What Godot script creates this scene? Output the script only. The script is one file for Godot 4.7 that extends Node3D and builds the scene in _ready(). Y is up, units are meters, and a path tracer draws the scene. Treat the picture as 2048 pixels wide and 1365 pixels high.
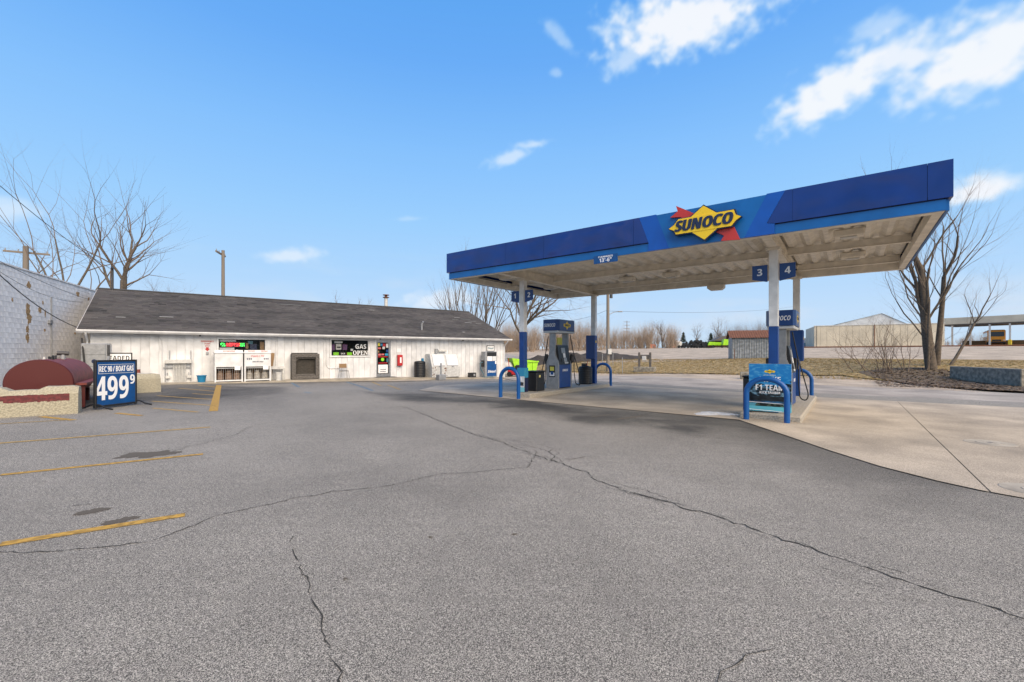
extends Node3D
# A roadside filling station: canopy with two pump islands, a low white store, a cracked asphalt lot.

const HORIZON := 705.5
const EYE := 1.65
# store frame: origin at the left end of the front wall, u along the wall, t out of the wall
const W0 := Vector3(-18.448, 0, -19.5)
const SU := Vector3(0.8021, 0, -0.5971)
const SF := Vector3(0.5971, 0, 0.8021)
# canopy frame: origin at its front left corner, b along the front, a towards the back
const C0 := Vector3(-2.2, 0, -15.8)
const CB := Vector3(0.79864, 0, 0.60182)
const CA := Vector3(0.60182, 0, -0.79864)

var rng := RandomNumberGenerator.new()
var M := {}
var NT := {}
var used_names := {}

# ------------------------------------------------------------------ mesh builder
class MB:
	var v := PackedVector3Array()
	var n := PackedVector3Array()
	var uv := PackedVector2Array()
	var c := PackedColorArray()
	var col := Color(1, 1, 1)
	func put(p: Vector3, nn: Vector3, t := Vector2.ZERO) -> void:
		v.append(p); n.append(nn); uv.append(t); c.append(col)
	func tri(a: Vector3, b: Vector3, d: Vector3, hint := Vector3.ZERO) -> void:
		var nn := (d - a).cross(b - a)
		if hint != Vector3.ZERO and nn.dot(hint) < 0:
			var s := b
			b = d; d = s; nn = -nn
		if nn.length_squared() < 1e-16: return
		nn = nn.normalized()
		put(a, nn); put(b, nn); put(d, nn)
	func quad(a: Vector3, b: Vector3, d: Vector3, e: Vector3, hint := Vector3.ZERO) -> void:
		tri(a, b, d, hint); tri(a, d, e, hint)
	func quv(a: Vector3, b: Vector3, d: Vector3, e: Vector3) -> void:   # bottom left, bottom right, top right, top left as seen from the front
		var nn := (b - a).cross(e - a).normalized()
		put(a, nn, Vector2(0, 1)); put(e, nn, Vector2(0, 0)); put(d, nn, Vector2(1, 0))
		put(a, nn, Vector2(0, 1)); put(d, nn, Vector2(1, 0)); put(b, nn, Vector2(1, 1))
	func box(x: Transform3D, s: Vector3) -> void:
		var h := s / 2
		for ax in 3:
			for sg in [-1.0, 1.0]:
				var nn := Vector3.ZERO
				nn[ax] = sg
				var i := (ax + 1) % 3
				var j := (ax + 2) % 3
				var q := []
				for k in [[-1, -1], [1, -1], [1, 1], [-1, 1]]:
					var p := Vector3.ZERO
					p[ax] = sg * h[ax]; p[i] = k[0] * h[i]; p[j] = k[1] * h[j]
					q.append(x * p)
				quad(q[0], q[1], q[2], q[3], x.basis * nn)
	func bx(x0: float, y0: float, z0: float, x1: float, y1: float, z1: float) -> void:
		box(Transform3D(Basis(), Vector3(x0 + x1, y0 + y1, z0 + z1) / 2), Vector3(absf(x1 - x0), absf(y1 - y0), absf(z1 - z0)))
	func cb(x0: float, y0: float, z0: float, x1: float, y1: float, z1: float, e := 0.01) -> void:
		cbox(Transform3D(Basis(), Vector3(x0 + x1, y0 + y1, z0 + z1) / 2), Vector3(absf(x1 - x0), absf(y1 - y0), absf(z1 - z0)), e)
	func cbox(x: Transform3D, s: Vector3, e: float) -> void:
		var h := s / 2
		e = minf(e, minf(h.x, minf(h.y, h.z)) * 0.9)
		var pt := func(sx, sy, sz, ax) -> Vector3:
			var p := Vector3(sx * (h.x - e), sy * (h.y - e), sz * (h.z - e))
			p[ax] += [sx, sy, sz][ax] * e
			return x * p
		for ax in 3:
			for sg in [-1, 1]:
				var q := []
				for k in [[-1, -1], [1, -1], [1, 1], [-1, 1]]:
					var s3 := [0, 0, 0]
					s3[ax] = sg; s3[(ax + 1) % 3] = k[0]; s3[(ax + 2) % 3] = k[1]
					q.append(pt.call(s3[0], s3[1], s3[2], ax))
				var nn := Vector3.ZERO
				nn[ax] = sg
				quad(q[0], q[1], q[2], q[3], x.basis * nn)
		for ax in 3:
			var i := (ax + 1) % 3
			var j := (ax + 2) % 3
			for k in [[-1, -1], [1, -1], [1, 1], [-1, 1]]:
				var q := []
				for w in [[-1, i], [1, i], [1, j], [-1, j]]:
					var s3 := [0, 0, 0]
					s3[ax] = w[0]; s3[i] = k[0]; s3[j] = k[1]
					q.append(pt.call(s3[0], s3[1], s3[2], w[1]))
				var nn := Vector3.ZERO
				nn[i] = k[0]; nn[j] = k[1]
				quad(q[0], q[1], q[2], q[3], x.basis * nn)
		for sx in [-1, 1]:
			for sy in [-1, 1]:
				for sz in [-1, 1]:
					tri(pt.call(sx, sy, sz, 0), pt.call(sx, sy, sz, 1), pt.call(sx, sy, sz, 2), x.basis * Vector3(sx, sy, sz))
	func tube(pts: Array, radii: Array, sides := 8, cap := true) -> void:
		var m := pts.size()
		var t0: Vector3 = (pts[1] - pts[0]).normalized()
		var side := t0.cross(Vector3.UP if absf(t0.y) < 0.9 else Vector3.RIGHT).normalized()
		var rings := []
		for i in m:
			var t: Vector3 = (pts[mini(i + 1, m - 1)] - pts[maxi(i - 1, 0)]).normalized()
			side = (side - t * side.dot(t)).normalized()
			var o := t.cross(side)
			var r := []
			for k in sides:
				var a := TAU * k / sides
				r.append(side * cos(a) + o * sin(a))
			rings.append(r)
		for i in m - 1:
			var p: Vector3 = pts[i]
			var q: Vector3 = pts[i + 1]
			var r0: float = radii[mini(i, radii.size() - 1)]
			var r1: float = radii[mini(i + 1, radii.size() - 1)]
			for k in sides:
				var l := (k + 1) % sides
				var n0: Vector3 = rings[i][k]
				var n1: Vector3 = rings[i][l]
				var n2: Vector3 = rings[i + 1][l]
				var n3: Vector3 = rings[i + 1][k]
				put(p + n0 * r0, n0); put(q + n2 * r1, n2); put(p + n1 * r0, n1)
				put(p + n0 * r0, n0); put(q + n3 * r1, n3); put(q + n2 * r1, n2)
		if cap:
			for e in [[0, -1.0], [m - 1, 1.0]]:
				var p: Vector3 = pts[e[0]]
				var r: float = radii[mini(e[0], radii.size() - 1)]
				var d: Vector3 = (pts[1] - pts[0]) if e[0] == 0 else (pts[m - 1] - pts[m - 2])
				for k in range(1, sides - 1):
					tri(p + rings[e[0]][0] * r, p + rings[e[0]][k] * r, p + rings[e[0]][k + 1] * r, d * e[1])
	func lathe(prof: Array, sides: int, x := Transform3D()) -> void:   # (radius, height) pairs, bottom to top
		for i in prof.size() - 1:
			var p: Vector2 = prof[i]
			var q: Vector2 = prof[i + 1]
			var sl := Vector2(q.y - p.y, p.x - q.x).normalized()
			for k in sides:
				var a := TAU * k / sides
				var b := TAU * (k + 1) / sides
				var ca := Vector3(cos(a), 0, sin(a))
				var cb2 := Vector3(cos(b), 0, sin(b))
				var na := x.basis * (ca * sl.x + Vector3(0, sl.y, 0))
				var nb := x.basis * (cb2 * sl.x + Vector3(0, sl.y, 0))
				var A := x * (ca * p.x + Vector3(0, p.y, 0))
				var B := x * (cb2 * p.x + Vector3(0, p.y, 0))
				var C := x * (cb2 * q.x + Vector3(0, q.y, 0))
				var D := x * (ca * q.x + Vector3(0, q.y, 0))
				put(A, na); put(B, nb); put(C, nb)
				if q.x > 1e-4:
					put(A, na); put(C, nb); put(D, na)
	func prism(poly: PackedVector2Array, z0: float, z1: float, x := Transform3D()) -> void:
		var ix := Geometry2D.triangulate_polygon(poly)
		for i in range(0, ix.size(), 3):
			var a := poly[ix[i]]
			var b := poly[ix[i + 1]]
			var d := poly[ix[i + 2]]
			tri(x * Vector3(a.x, a.y, z1), x * Vector3(b.x, b.y, z1), x * Vector3(d.x, d.y, z1), x.basis.z * signf(z1 - z0))
			tri(x * Vector3(a.x, a.y, z0), x * Vector3(b.x, b.y, z0), x * Vector3(d.x, d.y, z0), x.basis.z * signf(z0 - z1))
		var cw := Geometry2D.is_polygon_clockwise(poly)
		for i in poly.size():
			var p := poly[i]
			var q := poly[(i + 1) % poly.size()]
			var o := Vector2(q.y - p.y, p.x - q.x) * (-1.0 if cw else 1.0)
			quad(x * Vector3(p.x, p.y, z0), x * Vector3(q.x, q.y, z0), x * Vector3(q.x, q.y, z1), x * Vector3(p.x, p.y, z1), x.basis * Vector3(o.x, o.y, 0))
	func mesh() -> ArrayMesh:
		var arr := []
		arr.resize(Mesh.ARRAY_MAX)
		arr[Mesh.ARRAY_VERTEX] = v; arr[Mesh.ARRAY_NORMAL] = n; arr[Mesh.ARRAY_TEX_UV] = uv; arr[Mesh.ARRAY_TEX_UV2] = uv; arr[Mesh.ARRAY_COLOR] = c
		var m := ArrayMesh.new()
		m.add_surface_from_arrays(Mesh.PRIMITIVE_TRIANGLES, arr)
		return m

# ------------------------------------------------------------------ naming helpers
func numbered(called: String) -> String:
	var k: int = used_names.get(called, 0)
	used_names[called] = k + 1
	return called if k == 0 else "%s_%03d" % [called, k]

func part(called: String, b: MB, m: Material, parent: Node, label := "") -> MeshInstance3D:
	return meshpart(called, b.mesh(), m, parent, label)

func meshpart(called: String, ms: Mesh, m: Material, parent: Node, label := "") -> MeshInstance3D:
	var o := MeshInstance3D.new()
	o.name = called
	o.mesh = ms
	o.material_override = m
	if label: o.set_meta("label", label)
	parent.add_child(o, true)
	return o

func thing(called: String, label: String, category: String, x := Transform3D(), group := "") -> Node3D:
	var o := Node3D.new()
	o.name = numbered(called)
	add_child(o)
	o.transform = x
	o.set_meta("label", label); o.set_meta("category", category)
	if group: o.set_meta("group", group)
	return o

func setting(called: String, b: MB, m: Material) -> MeshInstance3D:
	var o := part(called, b, m, self)
	o.set_meta("kind", "structure")
	return o

func boxpart(called: String, parent: Node, m: Material, x0: float, y0: float, z0: float, x1: float, y1: float, z1: float, e := 0.0) -> MeshInstance3D:
	var b := MB.new()
	if e > 0: b.cb(x0, y0, z0, x1, y1, z1, e)
	else: b.bx(x0, y0, z0, x1, y1, z1)
	return part(called, b, m, parent)

func tubepart(called: String, parent: Node, m: Material, pts: Array, r, sides := 8) -> MeshInstance3D:
	var b := MB.new()
	b.tube(pts, r if r is Array else [r], sides)
	return part(called, b, m, parent)

var fonts := {}
func txt(s: String, cap: float, at: Vector3, m: Material, parent: Node, sx := 1.0, shear := 0.0, turn := Basis(), depth := 0.008, face := "Droid Sans", called := "lettering") -> MeshInstance3D:
	if not fonts.has(face):
		var f := SystemFont.new()
		f.font_names = PackedStringArray([face])
		f.font_weight = 700
		fonts[face] = f
	var t := TextMesh.new()
	t.text = s
	t.font = fonts[face]
	t.font_size = 48
	t.pixel_size = cap / (48 * 0.72)
	t.depth = depth
	t.curve_step = 2.0
	var o := meshpart(called, t, m, parent)
	o.transform = Transform3D(turn * Basis(Vector3(sx, 0, 0), Vector3(shear, 1, 0), Vector3(0, 0, 1)), at)
	return o

func sx_(u: float, t: float, y: float, turn := 0.0) -> Transform3D:   # a thing at the store front: x along the wall, z out of it
	return Transform3D(Basis(SU, Vector3.UP, SF) * Basis(Vector3.UP, turn), W0 + SU * u + SF * t + Vector3(0, y, 0))

func cx(b: float, a: float, y: float, turn := 0.0) -> Transform3D:    # a thing in the canopy frame: x along the front, z towards the front
	return Transform3D(Basis(CB, Vector3.UP, -CA) * Basis(Vector3.UP, turn), C0 + CB * b + CA * a + Vector3(0, y, 0))

func ss(a: float, b: float, x: float) -> float:
	return smoothstep(a, b, x)

func g(x: float, z: float) -> float:     # height of the ground
	var q := Vector3(x, 0, z) - C0
	var b := q.dot(CB)
	var a := q.dot(CA)
	var gc := clampf(0.0125 * (10.0 - b), -0.02, 0.15)
	var s := Vector3(x, 0, z) - W0
	var gs := 0.21 - 0.0201 * (clampf(s.dot(SU), -3, 20) - 2.4)
	var w := 1.0 - ss(1.5, 10, s.dot(SF))
	var r := ss(21, 34, a) * 1.05 + clampf((a - 34) / 34, 0, 1) * 1.25 + clampf((a - 68) / 50, 0, 1) * 0.9
	return lerpf(gc, gs, w) + r

func gv(x: float, z: float, up := 0.0) -> Vector3:
	return Vector3(x, g(x, z) + up, z)

func cab(b: float, a: float) -> Vector2:
	var p := C0 + CB * b + CA * a
	return Vector2(p.x, p.z)

func sut(u: float, t: float) -> Vector2:
	var p := W0 + SU * u + SF * t
	return Vector2(p.x, p.z)

func drape(poly: PackedVector2Array, cell: float, up: float, uvs := 1.0, b: MB = null, uv0 := Vector2.ZERO) -> MB:   # a sheet that follows the ground
	if b == null: b = MB.new()
	var r := Rect2(poly[0], Vector2.ZERO)
	for p in poly: r = r.expand(p)
	var i0 := floori(r.position.x / cell)
	var j0 := floori(r.position.y / cell)
	for i in range(i0, ceili(r.end.x / cell)):
		for j in range(j0, ceili(r.end.y / cell)):
			var q := PackedVector2Array([Vector2(i, j) * cell, Vector2(i + 1, j) * cell, Vector2(i + 1, j + 1) * cell, Vector2(i, j + 1) * cell])
			for piece in Geometry2D.intersect_polygons(q, poly):
				var ix := Geometry2D.triangulate_polygon(piece)
				for k in range(0, ix.size(), 3):
					var p := [piece[ix[k]], piece[ix[k + 1]], piece[ix[k + 2]]]
					if (p[1] - p[0]).cross(p[2] - p[0]) < 0: p = [p[0], p[2], p[1]]
					for w in p:
						b.put(gv(w.x, w.y, up), Vector3.UP, (w - uv0) * uvs)
	return b

func strip(pts: Array, w: Array, up: float, b: MB, wob := 0.0) -> void:   # a thin band on the ground along a line
	var rp := []
	for i in pts.size() - 1:
		var p := Vector2(pts[i][0], pts[i][1])
		var q := Vector2(pts[i + 1][0], pts[i + 1][1])
		var k := maxi(1, int(p.distance_to(q) / (0.05 if wob > 0 else 1.0)))
		for j in k: rp.append(p.lerp(q, float(j) / k))
	rp.append(Vector2(pts[-1][0], pts[-1][1]))
	var L := []
	var R := []
	for i in rp.size():
		var t: Vector2 = (rp[mini(i + 1, rp.size() - 1)] - rp[maxi(i - 1, 0)]).normalized()
		var nn := Vector2(-t.y, t.x)
		var s := Vector2(rng.randfn() * wob, rng.randfn() * wob)
		var ww: float = rng.randf_range(w[0], w[1]) / 2
		L.append(rp[i] + s + nn * ww); R.append(rp[i] + s - nn * ww)
	for i in rp.size() - 1:
		var q := [L[i], L[i + 1], R[i + 1], R[i]]
		var z := []
		for p in q: z.append(gv(p.x, p.y, up))
		b.quad(z[0], z[1], z[2], z[3], Vector3.UP)

# ------------------------------------------------------------------ materials
func noise(called: String, type: int, freq: float, lo: float, hi: float, octaves := 4, size := 512, mid := 0.5) -> NoiseTexture2D:
	if NT.has(called): return NT[called]
	var f := FastNoiseLite.new()
	f.noise_type = type
	f.frequency = freq
	f.fractal_octaves = octaves
	f.seed = called.hash() % 1000
	if type == FastNoiseLite.TYPE_CELLULAR:
		f.cellular_return_type = FastNoiseLite.RETURN_CELL_VALUE
		f.fractal_type = FastNoiseLite.FRACTAL_NONE
		f.cellular_jitter = 1.0
	var t := NoiseTexture2D.new()
	t.width = size; t.height = size
	t.seamless = true
	t.noise = f
	var r := Gradient.new()
	r.offsets = PackedFloat32Array([0.0, mid, 1.0])
	r.colors = PackedColorArray([Color(lo, lo, lo), Color((lo + hi) / 2, (lo + hi) / 2, (lo + hi) / 2), Color(hi, hi, hi)])
	t.color_ramp = r
	NT[called] = t
	return t

func mat(called: String, r: float, gg: float, b: float, rough := 0.6, metal := 0.0, tex: Texture2D = null, scale := 1.0, bump: Texture2D = null, depth := 0.0) -> StandardMaterial3D:
	var m := StandardMaterial3D.new()
	m.resource_name = called
	m.albedo_color = Color(r, gg, b).linear_to_srgb()
	m.roughness = rough
	m.metallic = metal
	if tex:
		m.albedo_texture = tex
	if bump:
		m.heightmap_enabled = true
		m.heightmap_texture = bump
		m.heightmap_scale = depth
	if tex or bump:
		m.uv1_triplanar = true
		m.uv1_scale = Vector3.ONE * scale
	M[called] = m
	return m

func glow(called: String, r: float, gg: float, b: float, e: float) -> StandardMaterial3D:
	var m := mat(called, r * 0.4, gg * 0.4, b * 0.4, 0.4)
	m.emission_enabled = true
	m.emission = Color(r, gg, b).linear_to_srgb()
	m.emission_energy_multiplier = e
	return m

func materials() -> void:
	var grain := noise("grain", FastNoiseLite.TYPE_SIMPLEX, 0.12, 0.72, 1.0, 3)
	var blotch := noise("blotch", FastNoiseLite.TYPE_SIMPLEX, 0.012, 0.62, 1.0, 5)
	var mott := noise("mott", FastNoiseLite.TYPE_SIMPLEX, 0.03, 0.7, 1.0, 6)
	var slabn := noise("slabn", FastNoiseLite.TYPE_SIMPLEX_SMOOTH, 0.007, 0.72, 1.0, 7, 1024)
	var soft := noise("soft", FastNoiseLite.TYPE_SIMPLEX, 0.008, 0.86, 1.0, 4)
	var relief := noise("relief", FastNoiseLite.TYPE_SIMPLEX, 0.05, 0.0, 1.0, 5)
	var swell := noise("swell", FastNoiseLite.TYPE_SIMPLEX, 0.006, 0.0, 1.0, 1)
	var rustmask := noise("rustmask", FastNoiseLite.TYPE_SIMPLEX, 0.02, 0.0, 1.0, 5)
	mat("white_paint", 0.72, 0.73, 0.74, 0.55, 0, soft, 0.35, relief, 0.15)
	mat("white_board", 0.74, 0.75, 0.765, 0.6, 0, soft, 0.22, relief, 0.2)
	mat("white_board_b", 0.71, 0.715, 0.725, 0.6, 0, soft, 0.3, relief, 0.2)
	mat("white_board_c", 0.76, 0.77, 0.785, 0.6, 0, soft, 0.26, relief, 0.2)
	mat("block_paint", 0.82, 0.81, 0.8, 0.75, 0, soft, 0.6, relief, 0.5)
	mat("block_paint_b", 0.78, 0.77, 0.765, 0.75, 0, soft, 0.5, relief, 0.5)
	mat("block_paint_c", 0.84, 0.83, 0.82, 0.75, 0, soft, 0.7, relief, 0.5)
	mat("mortar", 0.66, 0.66, 0.66, 0.9, 0, grain, 1.0)
	mat("bare_block", 0.52, 0.33, 0.15, 0.9, 0, blotch, 1.2, relief, 0.5)
	mat("dark_gap", 0.05, 0.05, 0.05, 0.9)
	mat("concrete", 0.46, 0.41, 0.33, 0.85, 0, slabn, 0.3, relief, 0.2)
	mat("island_concrete", 0.5, 0.45, 0.37, 0.85, 0, mott, 0.9, relief, 0.4)
	mat("barrier_concrete", 0.47, 0.43, 0.32, 0.88, 0, mott, 1.1, relief, 0.6)
	mat("barrier_dark", 0.2, 0.185, 0.14, 0.88, 0, blotch, 0.8, relief, 0.6)
	mat("old_wall", 0.36, 0.33, 0.27, 0.9, 0, blotch, 0.5, relief, 0.8)
	mat("red_stripe", 0.16, 0.022, 0.025, 0.7, 0, blotch, 1.5)
	mat("tank_end", 0.095, 0.006, 0.005, 0.7, 0, grain, 1.0, relief, 0.1)
	mat("tank_red", 0.26, 0.05, 0.036, 0.62, 0, blotch, 0.6, relief, 0.1)
	mat("fascia_blue", 0.008, 0.036, 0.21, 0.16, 0, soft, 0.2)
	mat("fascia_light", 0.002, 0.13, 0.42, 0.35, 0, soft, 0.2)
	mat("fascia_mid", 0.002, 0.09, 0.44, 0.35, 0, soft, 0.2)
	mat("brand_blue", 0.004, 0.04, 0.18, 0.35)
	mat("navy", 0.008, 0.014, 0.055, 0.35)
	mat("bollard_blue", 0.003, 0.11, 0.4, 0.35, 0, grain, 1.0)
	mat("column_white", 0.78, 0.78, 0.76, 0.5, 0, soft, 0.5)
	mat("column_blue", 0.004, 0.055, 0.25, 0.4, 0, soft, 0.5)
	mat("canopy_beige", 0.8, 0.74, 0.63, 0.55, 0, soft, 0.5)
	mat("deck_beige", 0.82, 0.77, 0.67, 0.5, 0, soft, 0.7)
	mat("logo_yellow", 0.85, 0.56, 0.012, 0.4)
	mat("logo_cream", 0.75, 0.62, 0.2, 0.4)
	mat("logo_red", 0.5, 0.035, 0.025, 0.4)
	mat("logo_navy", 0.012, 0.02, 0.06, 0.4)
	mat("sign_white", 0.8, 0.8, 0.8, 0.5)
	mat("sign_grey", 0.58, 0.6, 0.61, 0.5)
	mat("black", 0.012, 0.012, 0.013, 0.45)
	mat("rubber", 0.008, 0.008, 0.008, 0.55)
	mat("grey_metal", 0.33, 0.34, 0.35, 0.42, 0.2, soft, 1.0)
	mat("silver", 0.5, 0.5, 0.5, 0.3, 0.8, soft, 1.0)
	mat("dark_metal", 0.05, 0.05, 0.052, 0.5, 0.3)
	mat("glass_dark", 0.02, 0.022, 0.025, 0.08)
	var gl := mat("glass", 0.02, 0.024, 0.024, 0.03)
	gl.transparency = BaseMaterial3D.TRANSPARENCY_ALPHA
	gl.albedo_color.a = 0.1
	gl.metallic_specular = 0.2
	mat("price_blue", 0.002, 0.07, 0.25, 0.35, 0, soft, 0.8)
	mat("lime", 0.34, 0.7, 0.012, 0.45, 0, soft, 0.5)
	mat("lime_card", 0.22, 0.62, 0.02, 0.5)
	mat("red", 0.42, 0.015, 0.018, 0.4)
	mat("orange", 0.75, 0.13, 0.02, 0.6)
	mat("bus_yellow", 0.72, 0.28, 0.01, 0.4)
	mat("yellow", 0.7, 0.5, 0.02, 0.5)
	mat("pale_yellow", 0.6, 0.55, 0.08, 0.5)
	mat("tub_blue", 0.01, 0.17, 0.34, 0.45)
	mat("wood_grey", 0.17, 0.155, 0.14, 0.85, 0, blotch, 1.4, relief, 0.8)
	mat("wood_dark", 0.07, 0.062, 0.052, 0.85, 0, blotch, 1.4, relief, 0.8)
	mat("wood_tan", 0.32, 0.2, 0.1, 0.8, 0, grain, 1.0)
	mat("pole_wood", 0.27, 0.23, 0.19, 0.85, 0, grain, 1.0)
	mat("bark", 0.17, 0.135, 0.1, 0.9, 0, blotch, 0.8, relief, 1.5)
	mat("bark_light", 0.19, 0.155, 0.12, 0.9, 0, blotch, 0.8)
	mat("twig", 0.15, 0.11, 0.08, 0.9)
	mat("brush", 0.3, 0.23, 0.17, 0.9)
	mat("spruce", 0.015, 0.03, 0.018, 0.9)
	mat("warehouse", 0.6, 0.54, 0.42, 0.6, 0, soft, 0.06)
	mat("metal_roof", 0.6, 0.62, 0.63, 0.45, 0.2, soft, 0.1)
	mat("shed_metal", 0.34, 0.37, 0.39, 0.5, 0.3, blotch, 0.4)
	mat("rusty", 0.24, 0.095, 0.045, 0.85, 0, blotch, 0.5, relief, 0.3)
	mat("old_white", 0.6, 0.6, 0.58, 0.55, 0, soft, 1.0)
	mat("snow", 0.85, 0.87, 0.9, 0.7, 0, soft, 2.0, relief, 2.0)
	mat("stain", 0.13, 0.108, 0.08, 0.9, 0, grain, 1.0)
	mat("crack", 0.03, 0.028, 0.024, 0.95)
	mat("crack_soft", 0.09, 0.083, 0.07, 0.95)
	mat("line_yellow", 0.6, 0.35, 0.055, 0.75, 0, blotch, 1.6)
	mat("line_yellow_old", 0.55, 0.36, 0.1, 0.8, 0, blotch, 1.6)
	mat("line_blue", 0.16, 0.25, 0.32, 0.8, 0, blotch, 1.6)
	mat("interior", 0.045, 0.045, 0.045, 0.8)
	mat("poster_sky", 0.03, 0.25, 0.42, 0.35)
	mat("poster_pale", 0.2, 0.52, 0.6, 0.35)
	mat("teal", 0.03, 0.13, 0.18, 0.5)
	mat("mulch", 0.085, 0.075, 0.068, 0.95, 0, blotch, 1.0, relief, 4.0)
	mat("pink", 0.5, 0.12, 0.12, 0.5)
	mat("purple", 0.1, 0.035, 0.12, 0.5)
	mat("cylinder_white", 0.45, 0.42, 0.37, 0.5, 0, blotch, 1.0)
	mat("cylinder_rust", 0.26, 0.17, 0.12, 0.6, 0, blotch, 1.0)
	mat("gravel_far", 0.42, 0.37, 0.3, 0.95)
	glow("led_green", 0.05, 1.0, 0.1, 2.0)
	glow("led_red", 1.0, 0.04, 0.05, 2.0)
	# asphalt and ground: a map of the whole lot with aggregate on top
	var agg := noise("aggregate", FastNoiseLite.TYPE_CELLULAR, 0.3, 0.26, 1.0, 1, 1024)
	var grit := noise("grit", FastNoiseLite.TYPE_CELLULAR, 0.22, 0.7, 1.0, 1, 1024)
	var m := mat("asphalt", 1, 1, 1, 0.9)
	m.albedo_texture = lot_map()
	m.detail_enabled = true
	m.detail_albedo = agg
	m.detail_blend_mode = BaseMaterial3D.BLEND_MODE_MUL
	m.detail_uv_layer = BaseMaterial3D.DETAIL_UV_2
	m.uv2_triplanar = true
	m.uv2_world_triplanar = true
	m.uv2_scale = Vector3.ONE * 0.83
	m = mat("road", 0.6, 0.53, 0.45, 0.9, 0, slabn, 0.06)
	m.detail_enabled = true
	m.detail_albedo = grit
	m.detail_blend_mode = BaseMaterial3D.BLEND_MODE_MUL
	m.detail_uv_layer = BaseMaterial3D.DETAIL_UV_2
	m.uv2_triplanar = true
	m.uv2_scale = Vector3.ONE * 0.5
	m = mat("slab", 0.74, 0.625, 0.475, 0.85, 0, slabn, 0.07)
	m.detail_enabled = true
	m.detail_albedo = grit
	m.detail_blend_mode = BaseMaterial3D.BLEND_MODE_MUL
	m.detail_uv_layer = BaseMaterial3D.DETAIL_UV_2
	m.uv2_triplanar = true
	m.uv2_scale = Vector3.ONE * 0.6
	m = mat("gravel", 0.74, 0.61, 0.46, 0.95, 0, slabn, 0.05)
	m.detail_enabled = true
	m.detail_albedo = grit
	m.detail_blend_mode = BaseMaterial3D.BLEND_MODE_MUL
	m.detail_uv_layer = BaseMaterial3D.DETAIL_UV_2
	m.uv2_triplanar = true
	m.uv2_scale = Vector3.ONE * 0.25
	m = mat("dry_turf", 0.46, 0.33, 0.14, 0.95, 0, blotch, 0.25, relief, 3.0)
	m = mat("leaf_litter", 0.2, 0.15, 0.1, 0.95, 0, blotch, 0.5, relief, 3.0)
	m = mat("shingle", 1, 1, 1, 0.92, 0, grain, 1.2)
	m.vertex_color_use_as_albedo = true
	m = mat("straw", 1, 1, 1, 0.9)
	m.vertex_color_use_as_albedo = true

const LOT := Rect2(-32, -36, 56, 42)
func lot_map() -> ImageTexture:
	var w := 1120
	var h := 840
	var im := Image.create(w, h, false, Image.FORMAT_RGB8)
	var f1 := FastNoiseLite.new()
	f1.noise_type = FastNoiseLite.TYPE_SIMPLEX_SMOOTH
	f1.frequency = 0.22; f1.fractal_octaves = 5; f1.seed = 3
	var f2 := FastNoiseLite.new()
	f2.noise_type = FastNoiseLite.TYPE_SIMPLEX_SMOOTH
	f2.frequency = 0.9; f2.fractal_octaves = 4; f2.seed = 9
	for j in h:
		for i in w:
			var x := LOT.position.x + LOT.size.x * (i + 0.5) / w
			var z := LOT.position.y + LOT.size.y * (j + 0.5) / h
			var a := f1.get_noise_2d(x, z)
			var e := f2.get_noise_2d(x, z)
			# tyre tracks run along the drive
			var tr := f1.get_noise_2d((x * 0.8 + z * 0.6) * 0.35 + 50.0, (x * 0.6 - z * 0.8) * 2.2)
			var k := 0.5 + a * 0.1 + e * 0.04 + tr * 0.035
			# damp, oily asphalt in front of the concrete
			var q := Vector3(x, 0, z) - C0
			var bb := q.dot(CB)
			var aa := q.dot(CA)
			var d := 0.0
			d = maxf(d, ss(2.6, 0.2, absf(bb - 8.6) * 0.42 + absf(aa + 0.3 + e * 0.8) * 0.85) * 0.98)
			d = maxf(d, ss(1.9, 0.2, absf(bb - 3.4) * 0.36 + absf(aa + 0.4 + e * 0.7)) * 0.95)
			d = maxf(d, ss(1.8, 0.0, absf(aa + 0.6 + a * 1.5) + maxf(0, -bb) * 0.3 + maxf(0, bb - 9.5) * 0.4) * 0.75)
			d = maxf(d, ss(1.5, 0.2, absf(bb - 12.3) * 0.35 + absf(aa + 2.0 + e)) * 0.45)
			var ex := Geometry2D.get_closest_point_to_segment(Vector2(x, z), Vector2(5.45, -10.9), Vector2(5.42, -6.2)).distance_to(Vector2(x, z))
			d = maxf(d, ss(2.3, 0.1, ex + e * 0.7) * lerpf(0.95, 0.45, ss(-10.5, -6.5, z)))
			# patches along the store and in the hatched bays
			var s := Vector3(x, 0, z) - W0
			var u := s.dot(SU)
			var t := s.dot(SF)
			d = maxf(d, ss(1.6, 0.2, absf(t - 1.9 + e * 0.8) + maxf(0, u - 9) * 0.3 + maxf(0, 3 - u) * 0.3) * 0.45)
			d = maxf(d, ss(6.0, 2.0, absf(t - 6.0) + maxf(0.0, u - 4.6 + a * 2.0) * 2.0) * 0.75)
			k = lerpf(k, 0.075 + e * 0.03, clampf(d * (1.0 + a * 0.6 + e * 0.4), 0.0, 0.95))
			im.set_pixel(i, j, Color(k * 1.085, k * 1.0, k * 0.85).linear_to_srgb())
	return ImageTexture.create_from_image(im)
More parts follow.
